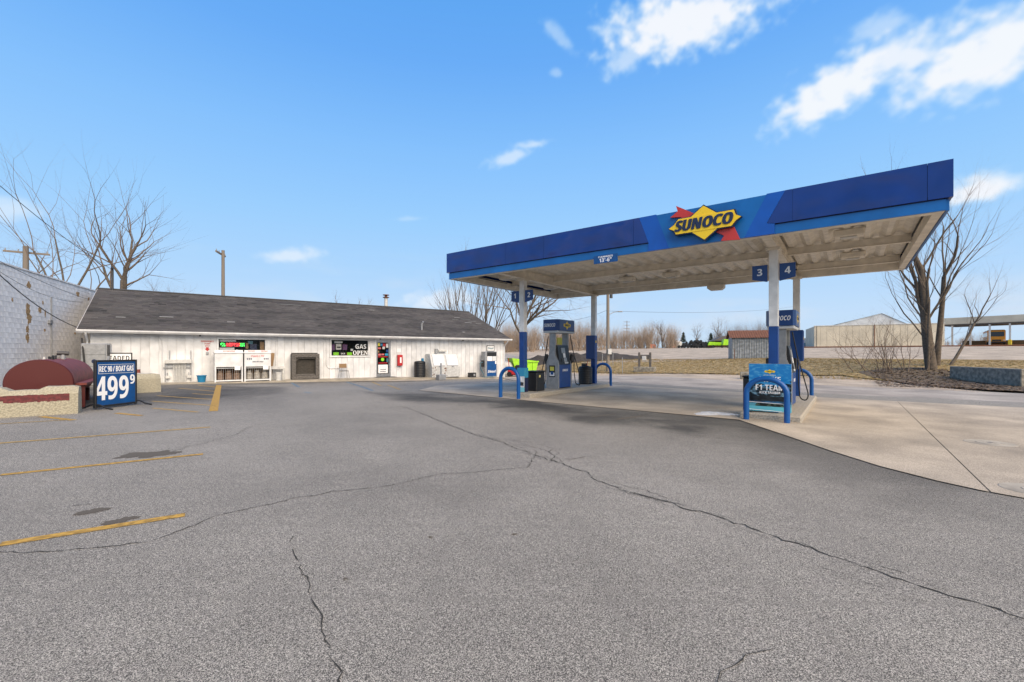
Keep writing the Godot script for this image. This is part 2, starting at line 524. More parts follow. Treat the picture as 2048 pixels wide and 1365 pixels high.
# ------------------------------------------------------------------ sky
func sky_image() -> ImageTexture:
	var w := 2048
	var h := 1024
	var im := Image.create(w, h, false, Image.FORMAT_RGB8)
	var f := FastNoiseLite.new()
	f.noise_type = FastNoiseLite.TYPE_SIMPLEX_SMOOTH
	f.frequency = 0.055; f.fractal_octaves = 6; f.fractal_gain = 0.55; f.seed = 21
	var f2 := FastNoiseLite.new()
	f2.noise_type = FastNoiseLite.TYPE_SIMPLEX_SMOOTH
	f2.frequency = 0.02; f2.fractal_octaves = 5; f2.seed = 5
	# clouds: azimuth, elevation, half width, half height (degrees), tilt, strength
	var cl := [[21.0, 34.6, 10.5, 3.9, 0.0, 1.0], [15.5, 33.0, 4.5, 1.8, 0.35, 0.6], [5.6, 35.5, 2.6, 0.9, -0.6, 0.4], [36.5, 25.6, 7.0, 2.8, 0.3, 1.0], [40.5, 26.5, 6.0, 2.4, 0.0, 0.9], [46.8, 24.5, 6.5, 3.8, 0.1, 1.0], [52.0, 25.0, 6.0, 3.4, 0.0, 1.0], [39.3, 29.4, 2.9, 1.2, 0.0, 0.5], [-0.2, 23.7, 3.4, 0.9, 0.3, 0.6], [2.6, 25.0, 2.6, 0.6, 0.1, 0.6], [-26.2, 11.0, 3.4, 1.1, 0.1, 0.6], [46.3, 14.2, 3.2, 1.5, 0.0, 0.95], [-48.8, 12.0, 2.4, 1.3, 0.2, 0.5], [-9.0, 6.5, 5.5, 1.6, 0.1, 0.6], [5.8, 32.0, 0.9, 0.5, 0.0, 0.35], [-13.0, 16.3, 2.2, 0.3, 0.1, 0.25], [-70, 22, 9, 4, 0.1, 1.0], [-95, 30, 11, 5, 0.0, 1.0], [-125, 18, 12, 4, 0.1, 1.0], [-150, 35, 13, 6, -0.1, 1.0], [170, 22, 11, 4, 0.1, 1.0], [140, 33, 12, 5, 0.0, 1.0], [112, 20, 10, 4, 0.1, 1.0], [85, 28, 9, 4, 0.0, 1.0], [70, 15, 7, 2.5, 0.0, 0.9], [-60, 50, 9, 4, 0, 0.6], [120, 55, 10, 4, 0, 0.7], [-160, 58, 10, 5, 0, 0.7]]
	var prof := [[0.0, Color(0.80, 0.885, 0.965)], [4.0, Color(0.775, 0.88, 0.985)], [9.0, Color(0.70, 0.85, 0.995)], [16.0, Color(0.615, 0.815, 1.0)], [24.0, Color(0.53, 0.76, 0.995)], [33.0, Color(0.42, 0.68, 0.97)], [40.0, Color(0.37, 0.65, 0.95)], [60.0, Color(0.31, 0.58, 0.91)], [90.0, Color(0.28, 0.54, 0.88)]]
	for j in h:
		var el := 90.0 - 180.0 * (j + 0.5) / h
		var base := Color(0.55, 0.53, 0.5)
		if el >= 0:
			for k in prof.size() - 1:
				if el >= prof[k][0] and el <= prof[k + 1][0]:
					base = prof[k][1].lerp(prof[k + 1][1], (el - prof[k][0]) / (prof[k + 1][0] - prof[k][0]))
		elif el < -4:
			for i in w: im.set_pixel(i, j, base)
			continue
		else: base = prof[0][1]
		var row := []
		for c in cl:
			if absf(el - c[1]) < c[3] * 2.0 + c[2] * 0.7: row.append(c)
		for i in w:
			var az := 360.0 * (i + 0.5) / w
			if az > 180: az -= 360
			var col := base
			var d := 0.0
			for c in row:
				var x: float = az - c[0]
				if absf(x) > c[2] * 1.5: continue
				var y: float = el - c[1]
				var xr: float = (x * cos(c[4]) + y * sin(c[4])) / c[2]
				var yr: float = (-x * sin(c[4]) + y * cos(c[4])) / c[3]
				if yr < 0: yr *= 1.25
				var r := 1.0 - sqrt(xr * xr + yr * yr) * 0.87
				if r < -0.6: continue
				var nn := f.get_noise_2d(az * 6.0, el * 9.0)
				d = maxf(d, ss(-0.05, 0.75, r + nn * 0.5) * c[5])
			if el < 35:
				var hz := f2.get_noise_2d(az * 3.0, el * 14.0) * ss(14, 2, el)
				col = col.lerp(Color(0.86, 0.9, 0.95), clampf(hz * 0.9, 0.0, 0.5))
			if d > 0: col = col.lerp(Color(0.97, 0.98, 1.0), minf(d, 0.97))
			im.set_pixel(i, j, col)
	return ImageTexture.create_from_image(im)

# ------------------------------------------------------------------ trees
func grow(tb: MB, wb: MB, p: Vector3, dir: Vector3, ln: float, r: float, depth: int, o: Dictionary) -> void:
	var seg := 4 if depth < 3 else 2
	var pts := [p]
	var rad := [r]
	var end_r := r * (0.62 if depth < 2 else 0.45)
	var dirs := [dir]
	for i in seg:
		var wob: float = o.wob * (0.3 if depth == 0 else 1.0)
		dir = (dir + Vector3(rng.randfn(), rng.randfn() * 0.6, rng.randfn()) * wob + Vector3.UP * o.up * (1.0 if depth > 0 else 0.3)).normalized()
		p += dir * ln / seg
		pts.append(p); rad.append(lerpf(r, end_r, float(i + 1) / seg)); dirs.append(dir)
	var sides := 9 if depth == 0 else (6 if depth == 1 else (4 if depth == 2 else 3))
	(tb if depth <= 1 else wb).tube(pts, rad, sides, false)
	if depth >= o.max: return
	var n: int = o.n[mini(depth, o.n.size() - 1)]
	var spin := rng.randf() * TAU
	for k in n:
		var f: float = 1.0 if k < 2 else rng.randf_range(o.low if depth == 0 else 0.3, 0.95)
		var i := clampi(roundi(f * seg), 1, seg)
		var d: Vector3 = dirs[i]
		spin += 2.4 + rng.randf_range(-0.4, 0.4)
		var side := d.cross(Vector3(0.3, 0.2, 0.9)).normalized().rotated(d, spin)
		var ang: float = rng.randf_range(o.ang[0], o.ang[1])
		if k == 0: ang *= 0.45
		var nd := (d * cos(ang) + side * sin(ang)).normalized()
		grow(tb, wb, pts[i], nd, ln * rng.randf_range(o.len[0], o.len[1]) * (o.first if depth == 0 else 1.0), rad[i] * (0.8 if k == 0 else rng.randf_range(o.rf[0], o.rf[1])), depth + 1, o)

func tree(label: String, at: Vector3, hgt: float, r: float, sd: int, o: Dictionary, group := "", bark := "bark", stems := []) -> Node3D:
	rng.seed = sd
	var opt := {"wob": 0.16, "up": 0.1, "max": 5, "n": [5, 4, 4, 3, 3], "ang": [0.35, 0.85], "len": [0.55, 0.8], "low": 0.55, "first": 1.0, "rf": [0.45, 0.7]}
	opt.merge(o, true)
	var t := thing("bare_tree", label, "tree", Transform3D(Basis(), at), group)
	var tb := MB.new()
	var wb := MB.new()
	if stems.is_empty(): stems = [[Vector3.ZERO, Vector3.UP, hgt, r]]
	for s in stems:
		grow(tb, wb, s[0] - Vector3(0, 0.1, 0), s[1].normalized(), s[2], s[3], 0, opt)
	part("trunk", tb, M[bark], t)
	part("crown", wb, M.twig, t)
	return t

func far(px: float, d: float, up := 0.0) -> Vector3:    # a place on the land seen in direction px, d metres ahead
	var x := (px - 1024.0) / 890.0 * d
	return gv(x, -d, up)

# ------------------------------------------------------------------ the land
func land() -> void:
	# ground to the horizon
	var b := MB.new()
	var xs := []
	var zs := []
	var x := -420.0
	while x < 620:
		xs.append(x)
		x += 2.0 if x > -70 and x < 150 else 14.0
	var z := 40.0
	while z > -900:
		zs.append(z)
		z -= 2.0 if z > -150 else 25.0
	for i in xs.size() - 1:
		for j in zs.size() - 1:
			var p := [Vector2(xs[i], zs[j]), Vector2(xs[i], zs[j + 1]), Vector2(xs[i + 1], zs[j + 1]), Vector2(xs[i + 1], zs[j])]
			var q := []
			for w in p: q.append(gv(w.x, w.y, -0.05))
			b.quad(q[0], q[1], q[2], q[3], Vector3.UP)
	setting("ground", b, M.gravel)
	# asphalt lot
	var pl := PackedVector2Array([Vector2(-32, 6), Vector2(24, 6), Vector2(24, 0), cab(22, 8.7), cab(2, 8.7), cab(-4, 9.6), cab(-9.2, 13.2), sut(23.5, 0), sut(22.5, -1.0), sut(-2, -1.0), Vector2(-24, -20), Vector2(-32, -12)])
	b = MB.new()
	drape(pl, 1.0, 0.0, 1.0, b)
	for i in b.uv.size():
		b.uv[i] = Vector2((b.v[i].x - LOT.position.x) / LOT.size.x, (b.v[i].z - LOT.position.y) / LOT.size.y)
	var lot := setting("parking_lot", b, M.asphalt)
	# road behind the canopy
	b = drape(PackedVector2Array([cab(60, 8.75), cab(2, 8.75), cab(-4, 10), cab(-9, 14), cab(-14, 19), cab(-25, 30), cab(-60, 62), cab(-55, 68), cab(-20, 34), cab(-10, 24), cab(-3.6, 18.8), cab(7, 16.5), cab(17, 16.0), cab(60, 15.6)]), 1.5, -0.012)
	setting("road", b, M.road)
	# darker strip where the lot meets the road
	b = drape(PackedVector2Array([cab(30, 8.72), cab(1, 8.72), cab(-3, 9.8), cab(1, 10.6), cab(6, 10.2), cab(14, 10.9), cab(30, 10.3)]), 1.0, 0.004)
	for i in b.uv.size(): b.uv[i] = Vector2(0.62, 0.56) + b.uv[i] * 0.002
	setting("dark_road_edge", b, M.asphalt)
	# concrete forecourt: two pours with an open joint
	var out := PackedVector2Array([cab(-2.2, 0.45), cab(4, 0.5), Vector2(5.5, -10.78), Vector2(5.44, -9.05), Vector2(5.36, -7.5), Vector2(5.37, -6.5), Vector2(5.5, -5.75), Vector2(5.64, -5.36), Vector2(5.85, -5.05), Vector2(7.0, -3.9), Vector2(9.5, -2.6), Vector2(14, -1.5), cab(26, 1), cab(26, 8.66), cab(-2.6, 8.66), cab(-3.6, 6), cab(-3.4, 2.5)])
	var fore := Node3D.new()
	fore.name = "forecourt"
	fore.set_meta("kind", "structure")
	add_child(fore)
	for e in [[-8.0, 12.62], [12.634, 40.0]]:
		var cut := PackedVector2Array([cab(e[0], -20), cab(e[1], -20), cab(e[1], 20), cab(e[0], 20)])
		b = MB.new()
		for pc in Geometry2D.intersect_polygons(out, cut):
			drape(pc, 1.0, 0.014, 1.0, b)
		part("concrete_slab", b, M.slab, fore)
	b = MB.new()
	strip([[cab(12.627, 8.6).x, cab(12.627, 8.6).y], [cab(12.627, -3.0).x, cab(12.627, -3.0).y]], [0.02, 0.02], 0.006, b)
	part("joint", b, M.crack, fore)
	# sidewalk by the store, flush at its left end and a kerb by the door
	b = MB.new()
	var n := 44
	for i in n:
		var u0 := 2.3 + 19.7 * i / n
		var u1 := 2.3 + 19.7 * (i + 1) / n
		var q := []
		for e in [[u0, -0.1], [u1, -0.1], [u1, 1.2], [u0, 1.2]]:
			var p := sut(e[0], e[1])
			q.append(Vector3(p.x, walk(e[0]), p.y))
		b.quad(q[0], q[1], q[2], q[3], Vector3.UP)
		b.quad(q[3], q[2], Vector3(q[2].x, g(q[2].x, q[2].z) - 0.1, q[2].z), Vector3(q[3].x, g(q[3].x, q[3].z) - 0.1, q[3].z), SF)
	setting("sidewalk", b, M.concrete)
	b = drape(PackedVector2Array([sut(11.4, 1.25), sut(15.2, 1.25), sut(15.3, 2.3), sut(14.8, 2.7), sut(11.9, 2.7), sut(10.6, 1.6)]), 0.5, 0.03)
	setting("door_apron", b, M.slab)
	# painted lines
	var yl := [[[-4.25, -3.69], [-3.22, -4.38], 0.11], [[-6.5, -5.65], [-4.76, -6.85], 0.1], [[-9.6, -6.75], [-6.2, -9.14], 0.1], [[-13.29, -20.16], [-7.65, -11.39], 0.2], [[-14.1, -19.95], [-12.31, -18.76], 0.1], [[-13.65, -18.21], [-11.14, -16.91], 0.1], [[-11.53, -16.06], [-10.31, -15.58], 0.1], [[-12.2, -15.27], [-9.4, -14.13], 0.1], [[-11.08, -13.67], [-8.39, -12.54], 0.1], [[-9.67, -11.97], [-7.9, -11.19], 0.1], [[-9.78, -10.99], [-8.79, -10.55], 0.12], [[-11, -10.39], [-9.71, -9.85], 0.13], [[-12.5, -8.2], [-9.86, -9.9], 0.08], [[-7.58, -24.17], [-6.06, -20.59], 0.1], [[-5.87, -21.0], [-4.51, -17.93], 0.1], [[-3.34, -18.68], [-2.72, -19.52], 0.25]]
	for i in yl.size():
		b = MB.new()
		strip([yl[i][0], yl[i][1]], [yl[i][2], yl[i][2]], 0.005, b)
		part("painted_line", b, M.line_yellow if i in [0, 1, 3, 11, 10] else M.line_yellow_old, lot)
	for e in [[[-11.2, -22.6], [-9.32, -19.48]], [[-9.0, -24.2], [-5.47, -17.46]], [[-7.86, -16.82], [-7.4, -16.39]]]:
		b = MB.new()
		strip(e, [0.12, 0.12], 0.005, b)
		part("painted_line", b, M.line_blue, lot)
	# cracks
	rng.seed = 77
	var A := [[-3.3, -12.67], [-2.95, -12.44], [-2.17, -11.11], [-1.39, -9.72], [-1.05, -9.16], [-0.75, -8.63], [-0.4, -8.23], [-0.14, -7.9], [0.12, -7.35], [0.38, -7.01], [0.55, -6.69], [0.75, -6.5], [0.87, -6.22], [1.02, -6.02], [1.06, -5.7], [1.21, -5.49], [1.32, -5.26], [1.76, -4.84], [1.82, -4.66], [1.95, -4.62], [2.06, -4.48], [2.17, -4.33], [2.27, -4.15], [2.37, -3.98], [2.47, -3.86], [2.58, -3.7], [2.66, -3.55], [2.76, -3.43], [2.82, -3.32], [2.9, -3.22], [2.97, -3.1], [3.22, -2.8], [3.6, -2.3]]
	var Bc := [[-4.6, -3.5], [-4.1, -3.56], [-3.9, -3.55], [-3.7, -3.57], [-3.48, -3.63], [-3.27, -3.71], [-3.09, -3.77], [-3.01, -3.92], [-2.96, -4.13], [-2.89, -4.39], [-2.73, -4.54], [-2.53, -4.72], [-2.41, -4.91], [-2.2, -5], [-2.07, -5.15], [-1.89, -5.19], [-1.76, -5.23], [-1.52, -5.35], [-1.34, -5.48], [-1.14, -5.73], [-0.9, -5.91], [-0.59, -5.96], [-0.18, -6.14], [0.22, -6.26]]
	var lines := [[A, 0.002, 0.026, 0.012, "crack"], [Bc, 0.003, 0.014, 0.009, "crack"],
		[[[-0.7, -8.72], [-0.34, -8.24], [-0.05, -8.1], [0.28, -7.97], [0.59, -7.63], [0.8, -7.38]], 0.004, 0.012, 0.012, "crack"],
		[[[0.2, -7.7], [0.45, -7.5], [0.57, -7.31], [0.65, -7.02], [0.75, -6.6]], 0.004, 0.016, 0.014, "crack"],
		[[[1.91, -4.52], [2.05, -4.35], [2.2, -4.12], [2.31, -3.89], [2.39, -3.73], [2.4, -3.46], [2.48, -3.31], [2.56, -3.21], [2.65, -3.12], [2.74, -3.02]], 0.001, 0.006, 0.01, "crack_soft"],
		[[[2.62, -3.78], [2.75, -3.67], [2.86, -3.47], [2.95, -3.37], [2.99, -3.21], [3.06, -3.13]], 0.001, 0.007, 0.01, "crack"],
		[[[1.3, -5.55], [1.5, -5.35], [1.7, -5.1], [1.85, -4.9]], 0.002, 0.012, 0.014, "crack"],
		[[[0.22, -6.26], [0.27, -6.53], [0.38, -7.01], [0.4, -7.24]], 0.004, 0.014, 0.014, "crack"],
		[[[0.55, -6.49], [0.61, -6.8], [0.77, -7.14], [0.71, -7.38], [0.56, -7.25]], 0.003, 0.014, 0.014, "crack"],
		[[[0.8, -6.75], [1.0, -6.8], [1.15, -6.95]], 0.01, 0.03, 0.02, "crack_soft"],
		[[[0.22, -6.26], [0.45, -6.1], [0.62, -5.9]], 0.001, 0.005, 0.01, "crack_soft"],
		[[[-1.93, -3.9], [-1.81, -3.7], [-1.71, -3.5], [-1.59, -3.35], [-1.5, -3.22], [-1.4, -3.09], [-1.32, -2.93], [-1.23, -2.82], [-1.15, -2.7], [-1.07, -2.56], [-0.96, -2.37], [-0.87, -2.22], [-0.7, -1.9]], 0.0, 0.013, 0.011, "crack"],
		[[[0.98, -2.1], [1.03, -2.24], [1.09, -2.31], [1.18, -2.36], [1.28, -2.44], [1.37, -2.46], [1.45, -2.49]], 0.003, 0.008, 0.006, "crack"],
		[[[-5.36, -6.99], [-5.36, -7.36], [-5.26, -7.63], [-5.29, -8.07], [-5.18, -8.4], [-5.42, -9.02], [-5.38, -9.75], [-4.98, -10.01], [-4.69, -10.66], [-4.16, -11.42], [-3.23, -12.42]], 0.006, 0.016, 0.03, "crack_soft"],
		[[[-4.54, -4.58], [-4.5, -4.63], [-4.4, -4.64]], 0.004, 0.01, 0.006, "crack"],
		[[[0.9, -7.4], [1.5, -7.7], [2.3, -8.4], [3.0, -8.9]], 0.002, 0.008, 0.02, "crack_soft"],
		[[[-2.7, -12.2], [-2.2, -12.0], [-1.5, -12.2], [-0.8, -12.5]], 0.004, 0.012, 0.03, "crack_soft"]]
	for k in 16:      # finer cracks that run beside the main one
		var i0 := rng.randi_range(1, A.size() - 5)
		var side := rng.randf_range(0.04, 0.16) * (1.0 if rng.randf() < 0.6 else -1.0)
		var run := []
		for i in range(i0, i0 + rng.randi_range(2, 4)):
			run.append([A[i][0] + side, A[i][1] + side * 0.6])
		lines.append([run, 0.0, 0.008, 0.014, "crack_soft" if k % 3 else "crack"])
	for e in lines:
		b = MB.new()
		strip(e[0], [e[1], e[2]], 0.0045, b, e[3])
		part("crack", b, M[e[4]], lot)
	# oil spots with their own outlines
	for e in [[-5.55, -6.8, 0.33, 0.24], [-4.2, -4.45, 0.11, 0.09], [-3.72, -4.22, 0.13, 0.08], [-4.35, -2.7, 0.1, 0.06], [-2.95, -2.35, 0.05, 0.03], [2.9, -11.0, 0.5, 0.08], [2.3, -11.3, 0.35, 0.06], [0.02, -4.0, 0.025, 0.018], [-0.72, -3.92, 0.022, 0.02], [-1.2, -3.2, 0.018, 0.015]]:
		b = MB.new()
		var pg := PackedVector2Array()
		for k in 40:
			var an := TAU * k / 40
			var rr := 1.0 + 0.22 * sin(an * 2 + e[0]) + 0.13 * sin(an * 5 + e[1]) + rng.randf_range(-0.2, 0.16)
			pg.append(Vector2(e[0], e[1]) + Vector2(cos(an) * e[2], sin(an) * e[3]).rotated(-0.6) * rr)
		drape(pg, 1.0, 0.004, 1.0, b)
		part("oil_spot", b, M.stain, lot)
	# grass bank beyond the road
	var grass := MB.new()
	drape(PackedVector2Array([cab(-14, 23.5), cab(-6, 23.6), cab(2, 22.6), cab(8, 23.4), cab(11, 24.5), cab(13.5, 22.0), cab(16, 19.0), cab(20, 17.4), cab(60, 17), cab(60, 36), cab(30, 36.5), cab(22, 35.5), cab(16, 36.2), cab(9, 36), cab(2, 33), cab(-4, 30.5), cab(-14, 28.5)]), 1.0, 0.03, 1.0, grass)
	setting("grass_bank", grass, M.dry_turf)
	b = drape(PackedVector2Array([cab(11.8, 26), cab(12.6, 23.5), cab(13.5, 21.6), cab(14.2, 19.8), cab(15.1, 18.4), cab(16.2, 16.9), cab(17.4, 16.15), cab(24, 15.9), cab(40, 15.9), cab(40, 20), cab(22, 20.5), cab(18.5, 23), cab(17, 26), cab(15.5, 28.6), cab(13.5, 28)]), 0.8, 0.05)
	setting("leaf_litter_bed", b, M.leaf_litter)
	rng.seed = 5
	var blade := MB.new()
	for k in 7:
		var an := TAU * k / 7
		var o := Vector3(cos(an), 0, sin(an)) * 0.03
		var tip := o * rng.randf_range(1.5, 4.0) + Vector3(0, rng.randf_range(0.04, 0.08), 0)
		var s := Vector3(-sin(an), 0, cos(an)) * 0.012
		blade.tri(o - s, o + s, tip)
	var mm := MultiMesh.new()
	mm.transform_format = MultiMesh.TRANSFORM_3D
	mm.use_colors = true
	mm.mesh = blade.mesh()
	mm.instance_count = 26000
	for i in 26000:
		var p := cab(rng.randf_range(-12, 48), rng.randf_range(22.0, 35.0))
		mm.set_instance_transform(i, Transform3D(Basis(Vector3.UP, rng.randf() * TAU).scaled(Vector3.ONE * rng.randf_range(0.45, 1.1)), gv(p.x, p.y, 0.02)))
		var t := rng.randf()
		mm.set_instance_color(i, Color(0.36, 0.25, 0.1).lerp(Color(0.22, 0.17, 0.08), t) if rng.randf() > 0.12 else Color(0.16, 0.17, 0.06))
	var gr := MultiMeshInstance3D.new()
	gr.name = "dry_grass"
	gr.multimesh = mm
	gr.material_override = M.straw
	gr.set_meta("kind", "stuff"); gr.set_meta("label", "dormant straw coloured grass on the bank beyond the road")
	add_child(gr)
	# fallen leaves and twigs around the right tree
	var lf := MB.new()
	lf.tri(Vector3(-0.05, 0, 0), Vector3(0.03, 0.015, 0.04), Vector3(0.05, 0.0, -0.03))
	lf.tri(Vector3(-0.02, 0.01, -0.05), Vector3(-0.05, 0, 0.04), Vector3(0.04, 0.02, 0.02))
	mm = MultiMesh.new()
	mm.transform_format = MultiMesh.TRANSFORM_3D
	mm.use_colors = true
	mm.mesh = lf.mesh()
	mm.instance_count = 6000
	for i in 6000:
		var p := cab(rng.randf_range(12.5, 26), rng.randf_range(16.2, 28.0))
		mm.set_instance_transform(i, Transform3D(Basis(Vector3.UP, rng.randf() * TAU).scaled(Vector3.ONE * rng.randf_range(0.6, 1.6)), gv(p.x, p.y, 0.06)))
		mm.set_instance_color(i, Color(0.22, 0.15, 0.09).lerp(Color(0.08, 0.06, 0.05), rng.randf()))
	gr = MultiMeshInstance3D.new()
	gr.name = "fallen_leaves"
	gr.multimesh = mm
	gr.material_override = M.straw
	gr.set_meta("kind", "stuff"); gr.set_meta("label", "brown fallen leaves under the tree by the concrete wall")
	add_child(gr)

func walk(u: float) -> float:
	return lerpf(0.235, 0.14, (u - 2.4) / 11.2) if u < 13.6 else lerpf(0.14, -0.15, minf((u - 13.6) / 8.4, 1.0))
# ------------------------------------------------------------------ the store
func store() -> void:
	var s := thing("store_building", "long low white store with vertical board siding and a brown shingle roof", "building", sx_(0, 0, 0))
	rng.seed = 11
	var LEN := 22.2
	var TOP := 2.62
	# openings: u0, u1, y0, y1
	var holes := [[4.57, 6.82, 1.46, 2.42], [9.98, 12.29, 1.37, 2.47], [12.6, 13.68, 0.0, 2.46]]
	# backing wall in pieces round the openings
	var b := MB.new()
	var cuts := [0.0, 4.57, 6.82, 9.98, 12.29, 12.6, 13.68, LEN]
	for i in cuts.size() - 1:
		var h = null
		for q in holes:
			if absf(q[0] - cuts[i]) < 0.01: h = q
		if h == null: b.bx(cuts[i], -0.35, -0.18, cuts[i + 1], TOP, -0.02)
		else:
			b.bx(cuts[i], h[3], -0.18, cuts[i + 1], TOP, -0.02)
			b.bx(cuts[i], -0.35, -0.18, cuts[i + 1], maxf(h[2], walk(cuts[i]) - 0.02), -0.02)
	b.bx(0, -0.35, -11.3, 0.18, TOP, -0.182)
	b.bx(LEN - 0.18, -0.35, -11.3, LEN, TOP, -0.182)
	b.bx(0.182, -0.35, -11.48, LEN - 0.182, TOP, -11.3)
	for uu in [0.09, LEN - 0.09]:
		b.prism(PackedVector2Array([Vector2(0.0, TOP + 0.002), Vector2(-11.48, TOP + 0.002), Vector2(-5.55, 4.96)]), uu - 0.08, uu + 0.08, Transform3D(Basis(Vector3(0, 0, 1), Vector3(0, 1, 0), Vector3(1, 0, 0)), Vector3.ZERO))
	part("wall", b, M.white_paint, s)
	# siding boards
	var u := 0.0
	var k := 0
	while u < LEN - 0.05:
		var w := minf(0.333, LEN - u)
		var u1 := u + w - 0.02
		var lo := walk(maxf(u, 2.4)) - 0.12
		var spans := [[lo, TOP - 0.04]]
		for h in holes:
			if u1 > h[0] + 0.01 and u < h[1] - 0.01:
				var ns := []
				# cut the board where it meets the opening
				if u < h[0] - 0.03: ns.append([lo, TOP - 0.04, u, h[0]])
				elif u1 > h[1] + 0.03: ns.append([lo, TOP - 0.04, h[1], u1])
				if h[2] > lo + 0.1: ns.append([lo, h[2], maxf(u, h[0]), minf(u1, h[1])])
				ns.append([h[3], TOP - 0.04, maxf(u, h[0]), minf(u1, h[1])])
				spans = ns
		for sp in spans:
			var a0: float = sp[2] if sp.size() > 2 else u
			var a1: float = sp[3] if sp.size() > 2 else u1
			if a1 - a0 < 0.03: continue
			boxpart("siding_board", s, [M.white_board, M.white_board_b, M.white_board_c, M.white_board][k % 4 if rng.randf() > 0.3 else 0], a0, sp[0], -0.018, a1, sp[1], 0.004 + rng.randf() * 0.004)
		u += 0.333
		k += 1
	boxpart("corner_trim", s, M.white_paint, -0.03, -0.1, -0.03, 0.09, TOP - 0.03, 0.025)
	boxpart("corner_trim", s, M.white_paint, LEN - 0.09, -0.3, -0.03, LEN + 0.03, TOP - 0.03, 0.025)
	# roof: shingle courses on the front slope
	var e0 := Vector3(-0.4, 2.63, 0.47)
	var up := Vector3(0, 2.44, -6.02)
	var along := 23.0
	var courses := 44
	var nrm := Vector3(0, 6.02, 2.44).normalized()
	var patches := FastNoiseLite.new()
	patches.frequency = 0.25; patches.fractal_octaves = 3; patches.seed = 4
	for i in courses:
		b = MB.new()
		var p0 := e0 + up * (float(i) / courses)
		var p1 := e0 + up * (float(i + 1.15) / courses) if i < courses - 1 else e0 + up
		var x := 0.0
		while x < along:
			var w := minf(rng.randf_range(0.2, 0.36), along - x)
			var t := 0.088 + patches.get_noise_2d(x, i * 0.45) * 0.045 + rng.randf_range(-0.022, 0.022)
			if rng.randf() < 0.012: t *= 0.5
			b.col = Color(t * 1.04, t * 0.95, t * 0.88)
			var lift := 0.012 + rng.randf() * 0.006
			var a := p0 + Vector3(x, 0, 0) + nrm * lift
			var c := p0 + Vector3(x + w, 0, 0) + nrm * lift
			var d := p1 + Vector3(x + w, 0, 0) + nrm * 0.002
			var e := p1 + Vector3(x, 0, 0) + nrm * 0.002
			b.quad(a, c, d, e, nrm)
			b.quad(a, c, c - nrm * 0.014, a - nrm * 0.014, Vector3(0, -0.4, 1))
			x += w
		part("shingle_course", b, M.shingle, s)
	b = MB.new()
	b.col = Color(0.1, 0.095, 0.09)
	b.quad(e0 + up, e0 + up + Vector3(along, 0, 0), Vector3(along - 0.4, 2.63, -11.57 - 0.4), Vector3(-0.4, 2.63, -11.97), Vector3(0, 1, -0.4))
	b.quad(e0 - Vector3(0, 0.03, 0), e0 + Vector3(along, -0.03, 0), e0 + up + Vector3(along, -0.03, 0), e0 + up - Vector3(0, 0.03, 0), Vector3(0, -1, -0.3))
	part("roof_deck", b, M.shingle, s)
	b = MB.new()
	b.col = Color(0.085, 0.08, 0.078)
	b.prism(PackedVector2Array([Vector2(0.13, -0.035), Vector2(0.13, -0.02), Vector2(0, 0.035), Vector2(-0.13, -0.02), Vector2(-0.13, -0.035), Vector2(0, 0.02)]), 0, along, Transform3D(Basis(Vector3(0, 0, 1), Vector3(0, 1, 0), Vector3(1, 0, 0)), e0 + up + Vector3(0, 0.015, 0)))
	part("ridge_cap", b, M.shingle, s)
	# lifted and patched shingles
	var odd := [[2.7, 14, 0.55, 0.33], [5.5, 11, 0.35, 0.34], [1.1, 12, 0.35, 0.3], [20.6, 31, 0.5, 0.3], [20.9, 23, 0.6, 0.33], [21.4, 26, 0.7, 0.22], [20.1, 27, 0.55, 0.2], [21.8, 22, 0.5, 0.25], [6.2, 33, 0.5, 0.03], [7.0, 36, 0.25, 0.04], [14.2, 36, 0.35, 0.33], [13.3, 37, 0.25, 0.05], [8.6, 37, 1.2, 0.2], [11.7, 34, 0.9, 0.19], [21.0, 29, 0.9, 0.2], [19.5, 8, 0.2, 0.4]]
	for e in odd:
		b = MB.new()
		b.col = Color(e[3], e[3], e[3] * 0.98)
		var p0: Vector3 = e0 + up * (e[1] / float(courses)) + Vector3(e[0], 0, 0) + nrm * 0.024
		b.box(Transform3D(Basis(Vector3(1, 0, 0), up.normalized(), nrm), p0 + Vector3(e[2] / 2, 0, 0)), Vector3(e[2], 0.09, 0.008))
		part("loose_shingle", b, M.shingle, s)
	# fascia board, gutter, soffit
	boxpart("soffit", s, M.white_paint, -0.38, 2.52, 0.01, along - 0.42, 2.55, 0.43)
	b = MB.new()
	b.prism(PackedVector2Array([Vector2(0.43, 2.63), Vector2(0.43, 2.5), Vector2(0.51, 2.5), Vector2(0.57, 2.58), Vector2(0.57, 2.635), Vector2(0.555, 2.635), Vector2(0.555, 2.6), Vector2(0.445, 2.6)]), -0.42, along - 0.38, Transform3D(Basis(Vector3(0, 0, 1), Vector3(0, 1, 0), Vector3(1, 0, 0)), Vector3.ZERO))
	part("gutter", b, M.white_paint, s)
	for uu in [-0.12, LEN + 0.06]:
		tubepart("downspout", s, M.white_paint, [Vector3(uu, 2.5, 0.49), Vector3(uu, 2.4, 0.46), Vector3(uu, 2.2, 0.12), Vector3(uu, 2.05, 0.06), Vector3(uu, walk(uu) - 0.1, 0.06)], 0.04, 6)
	# rake boards
	for uu in [-0.415, along - 0.385]:
		b = MB.new()
		b.prism(PackedVector2Array([Vector2(0.5, 2.6), Vector2(0.5, 2.5), Vector2(-5.55, 4.93), Vector2(-5.55, 5.04)]), uu - 0.012, uu + 0.012, Transform3D(Basis(Vector3(0, 0, 1), Vector3(0, 1, 0), Vector3(1, 0, 0)), Vector3.ZERO))
		part("rake_board", b, M.white_paint, s)
